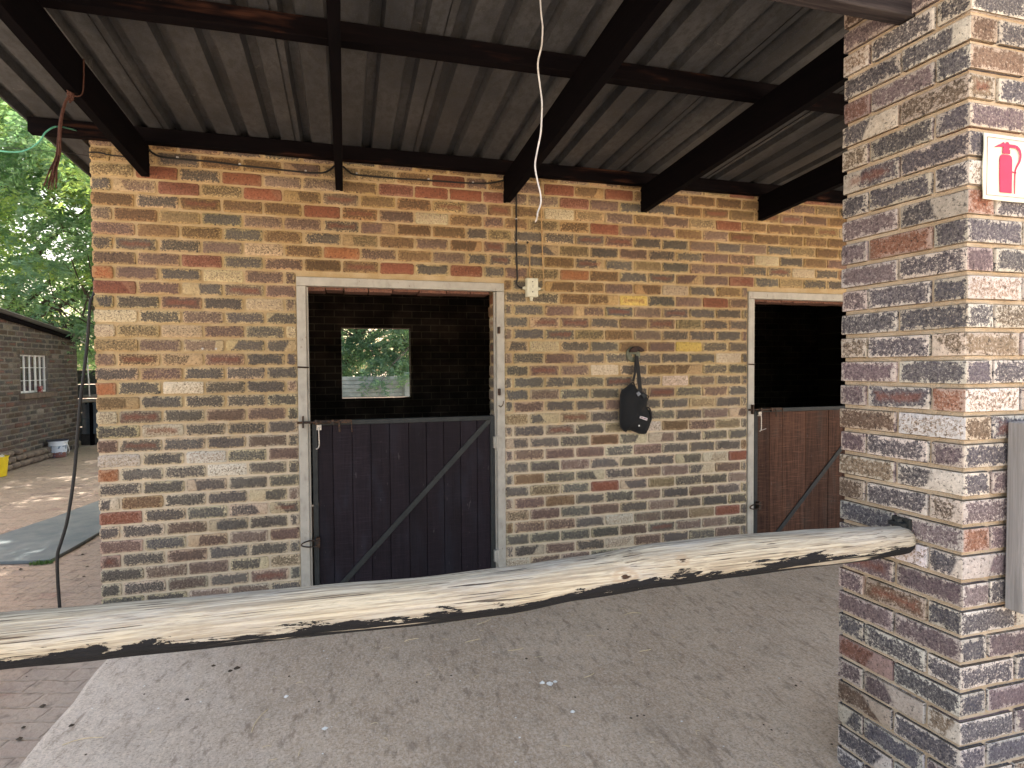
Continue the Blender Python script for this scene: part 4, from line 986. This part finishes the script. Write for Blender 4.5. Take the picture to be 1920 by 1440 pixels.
# paint bucket
bk = empty('paint_bucket', (-3.41, 7.95, 0), 'white paint bucket with streaks standing against the outbuilding wall', 'bucket')
t = MT('streaked_bucket_plastic', .45, 0, .4); zz = t.sep(t.coord())[2]; nn = t.noise(12, t.coord((1,1,.5)), 4, .6); nn2 = t.noise(22, detail=3)
hv = t.math('ADD', zz, t.math('MULTIPLY', t.math('SUBTRACT', nn, .5), .10))
col = t.mix(t.ramp(hv, .075, .085), (.22,.10,.09), (.72,.80,.90)); col = t.mix(t.ramp(nn2, .56, .60), col, (.18,.26,.36)); col = t.mix(t.ramp(hv, .20, .21), col, (.72,.76,.80))
t.set('Base Color', col)
bx_, by_ = -3.41, 7.95
m = MB(); m.lathe([(0,.004),(.112,.004),(.116,.012),(.132,.20),(.136,.205),(.136,.218),(.133,.222),(.140,.270),(.145,.272),(.145,.285),(.136,.285),(.128,.20),(.112,.02),(0,.02)], 28, (bx_,by_,0)); m.build('pail', t.m, bk, smooth=True, angle=35)
m = MB(); m.lathe([(.140,.284),(.149,.285),(.149,.300),(.137,.300),(0,.296)], 28, (bx_,by_,0)); m.build('dark_lid', simple('navy_plastic', (.02,.03,.06), None, .4), bk, smooth=True, angle=35)
m = MB(); m.tube(smooth_path([(bx_+.118,by_-.08,.27),(bx_+.16,by_-.09,.25),(bx_+.19,by_-.09,.18),(bx_+.185,by_-.05,.10),(bx_+.15,by_+.0,.06)],5), .006, 6); m.build('handle', M_WHT, bk, smooth=True)
# yellow bucket at the frame's left edge
yb = empty('yellow_bucket', (-3.40, 6.03, 0), 'bright yellow plastic bucket by the stone footing', 'bucket')
M_YEL = simple('yellow_plastic', (.72,.55,.02), (.62,.46,.02), .4, 0, 10, .05)
m = MB(); m.lathe([(0,.004),(.125,.004),(.15,.27),(.157,.272),(.157,.285),(.146,.285),(.12,.02),(0,.02)], 28, (-3.40,6.03,0)); m.build('pail', M_YEL, yb, smooth=True, angle=35)
m = MB(); vs = []; 
for j in range(9):
    for i in range(9):
        u_, v_ = i/8-.5, j/8-.5; xx = -3.40+.20*u_; yy = 6.10+.22*v_
        vs.append((xx, yy, .285+.03*noise.noise(Vector((u_*4,v_*4,0))) - .10*max(0,abs(u_)-.3)*2 - .12*max(0, v_-.25)*3))
m.add(vs, [(j*9+i,j*9+i+1,(j+1)*9+i+1,(j+1)*9+i) for j in range(8) for i in range(8)]); o = m.build('cleaning_rag', simple('off_white_cloth', (.50,.48,.40), (.36,.34,.28), .9, 0, 20, .2), None, smooth=True)
o.modifiers.new('t','SOLIDIFY').thickness = .004; tag(o, 'crumpled off-white rag draped over the yellow bucket', 'rag')

# back boundary: dark panel wall between the buildings with poles and a drum
bw = empty('boundary_wall', (-2.5,10.4,0), 'dark grey panel wall closing the gap beside the outbuilding', 'wall')
M_PAN = simple('grey_concrete_panel', (.12,.125,.13), (.07,.075,.08), .9, 0, 6, .3, .006)
m = MB()
for i in range(5): m.box(-7.0, -1.2, 10.40, 10.45, .005+i*.30, .295+i*.30)
m.build('panels', M_PAN, bw, bevel=.008)
for xp in (-6.4,-4.9,-3.55,-2.4,-1.2):
    m = MB(); m.box(xp-.06, xp+.06, 10.33, 10.399, 0, 1.56); m.build('post', M_PAN, bw, bevel=.006)
m = MB(); m.lathe([(0,0),(.24,0),(.24,.02),(.235,.3),(.245,.31),(.235,.32),(.235,.58),(.248,.60),(.248,.63),(.0,.62)], 26, (-3.50, 9.85, .22))
tag(m.build('grey_drum', simple('blue_grey_plastic_drum', (.055,.07,.085), (.04,.05,.06), .5, 0, 8, .1), None, smooth=True, angle=40), 'blue-grey drum on blocks in the dark gap beside the outbuilding', 'drum')
m = MB(); m.box(-3.72,-3.30,9.68,10.02,0,.22); tag(m.build('block_plinth', simple('dark_block', (.06,.055,.05), None, .95, 0, 10, .5, .01), None, bevel=.01), 'low dark block plinth carrying the drum', 'plinth')
for i, (za, la, lab) in enumerate(((.905,-3.78,'lower of two pale poles lying above the drum'),(1.0,-3.60,'upper of two pale poles lying above the drum'))):
    m = MB(); m.tube(smooth_path([(la,9.55,za-.03),(la+.5,9.62,za),(la+1.2,9.7,za+.03),(la+2.6,9.8,za+.06)],4), [.035]*13, 10); tag(m.build('stored_pole', simple('pale_grey_pole%d' % i, (.30,.27,.23), (.18,.16,.13), .9, 0, 12, .3, stretch=(1,6,6)), None, smooth=True), lab, 'pole', 'pale poles stored beside the outbuilding')
m = MB(); 
for xx in (-3.5, -1.6): m.box(xx-.03, xx+.03, 9.6, 9.66, 0, .86)
m.tube([(-3.6,9.63,.83),(-1.5,9.74,.86)], .02, 6); tag(m.build('pole_rack', M_RAFTER, None), 'dark low rack under the stored poles', 'rack')
m = MB(); m.tube([(-3.33,9.0,2.0),(-3.30,9.0,1.0)], .012, 8); m.tube([(-3.33,9.0,2.0),(-3.45,8.9,2.08)], .012, 8); tag(m.build('downpipe', M_WHT, None, smooth=True), 'thin white pipe standing in front of the boundary wall gap', 'pipe')

# slatted concrete fence seen through the stall window
sf = empty('slatted_fence', (3,9,0), 'pale grey fence of grooved concrete panels beyond the stall window', 'fence')
M_FEN = simple('pale_concrete_fence', (.27,.31,.30), (.17,.20,.19), .9, 0, 5, .2, .004)
m = MB()
def panel(xa, xb, za):
    for i in range(15): 
        z0 = .01+i*.088; m.box(xa, xb, 9.0+rnd.uniform(-.003,.003), 9.05, z0, z0+.080)
panel(-1.1, .58, 0); panel(.70, 2.58, 0); panel(2.76, 4.5, 0); panel(4.62, 6.4, 0)
m.box(-1.1, 6.4, 9.02, 9.045, 0, 1.30)
m.build('panels', M_FEN, sf, bevel=.006)
for xp in (-1.16, .64, 2.67, 4.56, 6.46):
    m = MB(); m.box(xp-.055, xp+.055, 8.95, 9.10, 0, 1.40); m.build('post', M_FEN, sf, bevel=.008)

# ------------------------------------------------------------------ TREES
def leaf_mat(name, c1, c2, c3):
    t = MT(name, .55, 0, .3); isl = t.island(); n_ = t.noise(1.1, detail=2)
    col = t.mix(t.ramp(isl, .0, 1, False), c1, c2); col = t.mix(t.math('MULTIPLY', t.ramp(n_, .50, .68), .8), col, c3)
    t.set('Base Color', col)
    tr = t.n.new('ShaderNodeBsdfTranslucent'); hs = t.mix(1.0, col, (1.25,1.4,.75), 'MULTIPLY'); t.l.new(hs, tr.inputs[0])
    mx = t.n.new('ShaderNodeMixShader'); mx.inputs[0].default_value = .55; t.l.new(t.b.outputs[0], mx.inputs[1]); t.l.new(tr.outputs[0], mx.inputs[2])
    t.l.new(mx.outputs[0], t.n['Material Output'].inputs[0]); return t.m
M_LEAF = leaf_mat('feathery_foliage', (.15,.26,.19), (.26,.38,.28), (.42,.52,.18))
M_LEAF2 = leaf_mat('dark_foliage', (.10,.18,.15), (.18,.28,.22), (.18,.27,.16))
M_BARK = simple('grey_bark', (.12,.10,.085), (.06,.05,.045), .95, 0, 8, .6, .01, stretch=(3,3,1))
def leaves_mesh(name, centers, per, rad, lw, ll, mat, parent, seed):
    R = np.random.RandomState(seed); n_ = len(centers); C_ = np.repeat(np.array(centers), per, 0); N = len(C_)
    # fronds: each clump is a few drooping sprays
    fr = 9; fid = np.arange(N) % fr
    cl = np.repeat(np.arange(n_), per)
    ang = R.uniform(0, 2*np.pi, (n_, fr))[cl, fid]; el = R.uniform(-.75, .5, (n_, fr))[cl, fid]; L = R.uniform(.6, 1.35, (n_, fr))[cl, fid]*rad
    tt = R.uniform(.05, 1, N)
    d = np.stack([np.cos(ang)*np.cos(el), np.sin(ang)*np.cos(el), np.sin(el)], 1)
    pos = C_ + d*(tt*L)[:,None]; pos[:,2] -= .45*rad*tt**2
    side = np.cross(d, [0,0,1]); side /= np.linalg.norm(side, axis=1)[:,None]+1e-6
    sg_ = np.where(R.rand(N) < .5, -1, 1)[:,None]
    ld = side*sg_*.9 + d*.5 + R.normal(0,.35,(N,3)); ld[:,2] -= .25; ld /= np.linalg.norm(ld, axis=1)[:,None]
    nrm = np.cross(ld, R.normal(0,1,(N,3))*.6 + d); nrm /= np.linalg.norm(nrm, axis=1)[:,None]+1e-6
    pos += R.normal(0, .02, (N,3))
    l_ = (ll*R.uniform(.6,1.3,N))[:,None]; w_ = (lw*R.uniform(.7,1.3,N))[:,None]
    V = np.stack([pos, pos+ld*l_*.45+nrm*w_*.5, pos+ld*l_, pos+ld*l_*.45-nrm*w_*.5], 1).reshape(-1,3)
    me = bpy.data.meshes.new(name); me.vertices.add(len(V)); me.vertices.foreach_set('co', V.astype(np.float32).ravel())
    me.loops.add(N*4); me.loops.foreach_set('vertex_index', np.arange(N*4, dtype=np.int32)); me.polygons.add(N); me.polygons.foreach_set('loop_start', np.arange(0,N*4,4,dtype=np.int32))
    me.update(); me.validate(); me.materials.append(mat); o = bpy.data.objects.new(name, me); COL.objects.link(o); o.parent = parent; o.matrix_parent_inverse = parent.matrix_world.inverted(); return o
def tree(name, base, crown_c, crown_r, nclump, per, seed, lab, mat, rad=.5, lw=.035, ll=.10, trunk_r=.16, fill=.5, extra=(), keep=None):
    root = empty(name, base, lab, 'tree', 'trees round the yard'); rr = random.Random(seed); cs = []
    while len(cs) < nclump:
        p = Vector([rr.uniform(-1,1) for _ in range(3)])
        if p.length > 1 or p.length < fill*rr.random()**.5: continue
        q = Vector(crown_c) + Vector((p.x*crown_r[0], p.y*crown_r[1], p.z*crown_r[2]))
        if noise.noise(q*.55 + Vector((seed,0,0))) < -.22: continue
        if keep and not keep(q): continue
        cs.append(q)
    cs += [Vector(e) for e in extra]
    m_ = MB(); B = Vector(base); Ct = Vector(crown_c); fork = B.lerp(Ct, .45); fork.z = max(B.z+1.4, fork.z)
    m_.tube(smooth_path([B, B.lerp(fork,.5)+Vector((rr.uniform(-.15,.15),rr.uniform(-.15,.15),0)), fork], 5), [trunk_r*(1.25-.6*i/10) for i in range(11)], 10)
    m_.build('trunk', M_BARK, root, smooth=True)
    m_ = MB(); lim = []
    for i in range(9):
        e = rr.choice(cs); md = fork.lerp(e,.5)+Vector((rr.uniform(-.3,.3),rr.uniform(-.3,.3),.25)); P = smooth_path([fork, md, e], 5); lim += P[4:]
        m_.tube(P, [trunk_r*.42*(1-.85*i_/10) for i_ in range(11)], 7)
    for q in cs[::2]:
        s_ = min(lim, key=lambda w: (w-q).length)
        if (s_-q).length > .1: m_.tube(smooth_path([s_, s_.lerp(q,.5)+Vector((rr.uniform(-.1,.1),rr.uniform(-.1,.1),.08)), q], 3), [.022-.0028*i_ for i_ in range(7)], 4)
    m_.build('branches', M_BARK, root, smooth=True)
    leaves_mesh('crown', [tuple(c__) for c__ in cs], per, rad, lw, ll, mat, root, seed)
    return root
keepL = lambda q: not (q.x > -1.0 and q.z < 3.9) and not (q.y < 9.4 and q.z < 2.6 and q.x < -3.4)
tree('feathery_tree', (-7.2,11.9,0), (-4.2,10.4,5.0), (2.9,3.6,3.5), 720, 260, 2, 'tall feathery green tree overhanging the outbuilding roof', M_LEAF, .58, .034, .10, .17, keep=keepL,
     extra=[(-3.0,9.6,1.75),(-2.75,9.7,1.6),(-2.5,9.8,1.8),(-2.9,9.9,1.95),(-2.3,9.9,1.7),(-3.2,9.7,1.9),(-2.6,9.5,2.3),(-2.2,9.7,2.4),(-3.0,9.1,2.5),(-2.7,9.2,2.7),(-3.1,9.3,2.15),(-2.9,9.2,2.45),(-3.3,9.0,2.35),(-3.0,9.5,1.9),(-2.7,9.6,2.1),(-3.45,8.6,2.45),(-3.6,8.2,2.6)])
tree('feathery_tree', (.9,12.6,0), (-.7,8.4,6.3), (3.2,5.0,2.7), 680, 230, 5, 'tall feathery green tree behind the stable at its left corner', M_LEAF, .58, .034, .10, .17, keep=keepL)  # crown pulled out over the stable roof to shade the mat and yard
tree('bushy_tree', (.2,12.3,0), (2.4,11.2,3.0), (2.9,1.8,2.6), 520, 280, 9, 'dense bluish-green tree behind the slatted fence', M_LEAF2, .46, .026, .085, .10,
     extra=[(2.0,9.3,1.7),(2.6,9.2,1.6),(2.9,9.4,1.5),(1.8,9.1,1.45),(2.3,8.9,1.5),(2.75,8.9,1.35),(2.1,8.8,1.2)])
tree('bushy_tree', (6.6,12.2,0), (6.2,11.8,4.0), (3.0,2.2,3.2), 170, 130, 12, 'dense tree hidden behind the right end of the stable', M_LEAF2, .55, .045, .13, .14)
tree('feathery_tree', (-8.2,7.6,0), (-7.6,7.6,5.4), (2.8,3.4,2.6), 190, 130, 15, 'feathery tree standing behind the outbuilding roof at far left', M_LEAF, .6, .045, .13, .18)
